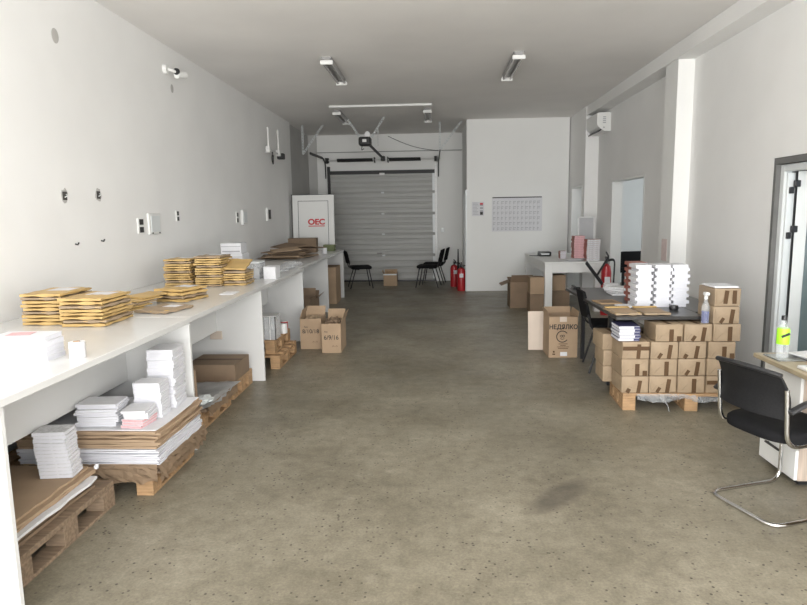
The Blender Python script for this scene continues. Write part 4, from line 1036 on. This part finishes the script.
for k in range(4):
    tag(obj('document', box(new(), (-.10, -.14, 0), (.10, .14, .006), .001, (0, 0, .1*k)), 'paper' if k != 0 else 'pink', loc=(2.30-.01*k, 3.72-.01*k, DZ+.001+.0075*k)), 'document in the desk pile, %s sheet set' % ordn(3-k, 4), 'document', 'documents on the desk')
# cantilever chair (faces +x)
r = thing('cantilever_chair', 'black mesh-backed chair on a chrome cantilever frame at the desk', 'chair', (1.85, 3.285, 0), .33)
hw = .215
path = [(-.22, -hw, .013), (.25, -hw, .013), (.25, -hw, .42), (-.20, -hw, .42), (-.225, -hw, .72)]
lft = [(x, -y, z) for x, y, z in path]
# one continuous tube: back top - seat - riser - floor runner - rear cross bar - and round again
full = path[::-1][0:5][:-1] + [(-.25, -hw, .013), (-.25, hw, .013)] + lft[1:]
obj('chrome_frame', tube(new(), smooth_path(full, .08, 6), .0115, 10), 'chrome', r, True)
bm = new(); n = 40
sup = lambda a, k: (.005+.235*k*math.copysign(abs(math.cos(a))**.55, math.cos(a)), .225*k*math.copysign(abs(math.sin(a))**.55, math.sin(a)))
rg = [[bm.verts.new((*sup(q*2*PI/n, k), z-(.012 if sup(q*2*PI/n, k)[0] > .2 else 0))) for q in range(n)] for k, z in ((.90, .425), (.985, .432), (1.0, .45), (.985, .472), (.93, .484), (.6, .488))]
for a, c in zip(rg, rg[1:]):
    for q in range(n): bm.faces.new((a[q], a[(q+1) % n], c[(q+1) % n], c[q]))
bm.faces.new(rg[0][::-1]); bm.faces.new(rg[-1])
obj('seat', bm, 'black', r, True)
bm = new(); N1, N2 = 12, 10; D = {}
for s_ in (0, 1):
    for i in range(N1+1):
        for j in range(N2+1):
            u, v = i/N1*2-1, j/N2
            wd = .225-.03*v*v-.012*(1-v)
            D[s_, i, j] = bm.verts.new((-.205-.05*(1-u*u)-.04*v+.03*math.sin(PI*v)-(.014 if s_ else 0), u*wd, .565+.225*v+.02*(1-u*u)*v))
for i in range(N1):
    for j in range(N2):
        bm.faces.new((D[0, i, j], D[0, i+1, j], D[0, i+1, j+1], D[0, i, j+1])); bm.faces.new((D[1, i, j], D[1, i, j+1], D[1, i+1, j+1], D[1, i+1, j]))
    for j in (0, N2): bm.faces.new((D[0, i, j], D[0, i+1, j], D[1, i+1, j], D[1, i, j]))
for j in range(N2):
    for i in (0, N1): bm.faces.new((D[0, i, j], D[0, i, j+1], D[1, i, j+1], D[1, i, j]))
bk = obj('mesh_back', bm, 'mesh', r, True)
pts = [(-.212-.05*(1-(u := -1+2*k/12)**2)-.04, u*.205, .79+.02*(1-u*u)) for k in range(13)]
obj('top_rail', tube(new(), pts, .013, 8), 'bplast', bk, True)
for sy in (-1, 1):
    a = new(); tube(a, smooth_path([(-.22, sy*.235, .61), (-.12, sy*.25, .66), (.10, sy*.255, .655)], .05), .016, 8, flat=(.022, .012)); ar = obj('armrest', a, 'bplast', r, True)
    obj('arm_support', tube(new(), smooth_path([(.10, sy*.25, .648), (.12, sy*.25, .56), (.11, sy*.238, .43)], .06), .010, 8), 'chrome', ar, True)

# ------------------------------------------------------------------ black office chair seen in the next room
r = thing('office_chair', 'black office chair seen through the office doorway', 'chair', (3.60, 12.0, 0), PI+.25)
obj('seat', box(new(), (-.25, -.25, .44), (.25, .25, .53), .03, seg=2), 'black', r, True)
obj('backrest', box(new(), (-.23, .24, .54), (.23, .31, .84), .03, seg=2), 'black', r, True)
obj('column', cyl(new(), (0, 0, .27), .03, .34, 12), 'bplast', r, True)
for sx in (-1, 1):
    obj('armrest', box(new(), (sx*.30-.03, -.2, .70), (sx*.30+.03, .15, .73), .01), 'bplast', r)
    obj('arm_support', box(new(), (sx*.30-.015, -.03, .46), (sx*.30+.015, .03, .70)), 'bplast', r)
for k in range(5):
    a = k*2*PI/5; obj('base_spoke', tube(new(), [(0, 0, .11), (.28*math.cos(a), .28*math.sin(a), .06)], .018, 6), 'bplast', r)
    obj('castor', cyl(new(), (.28*math.cos(a), .28*math.sin(a), .03), .03, .03, 12, (PI/2, 0, a)), 'bplast', r)
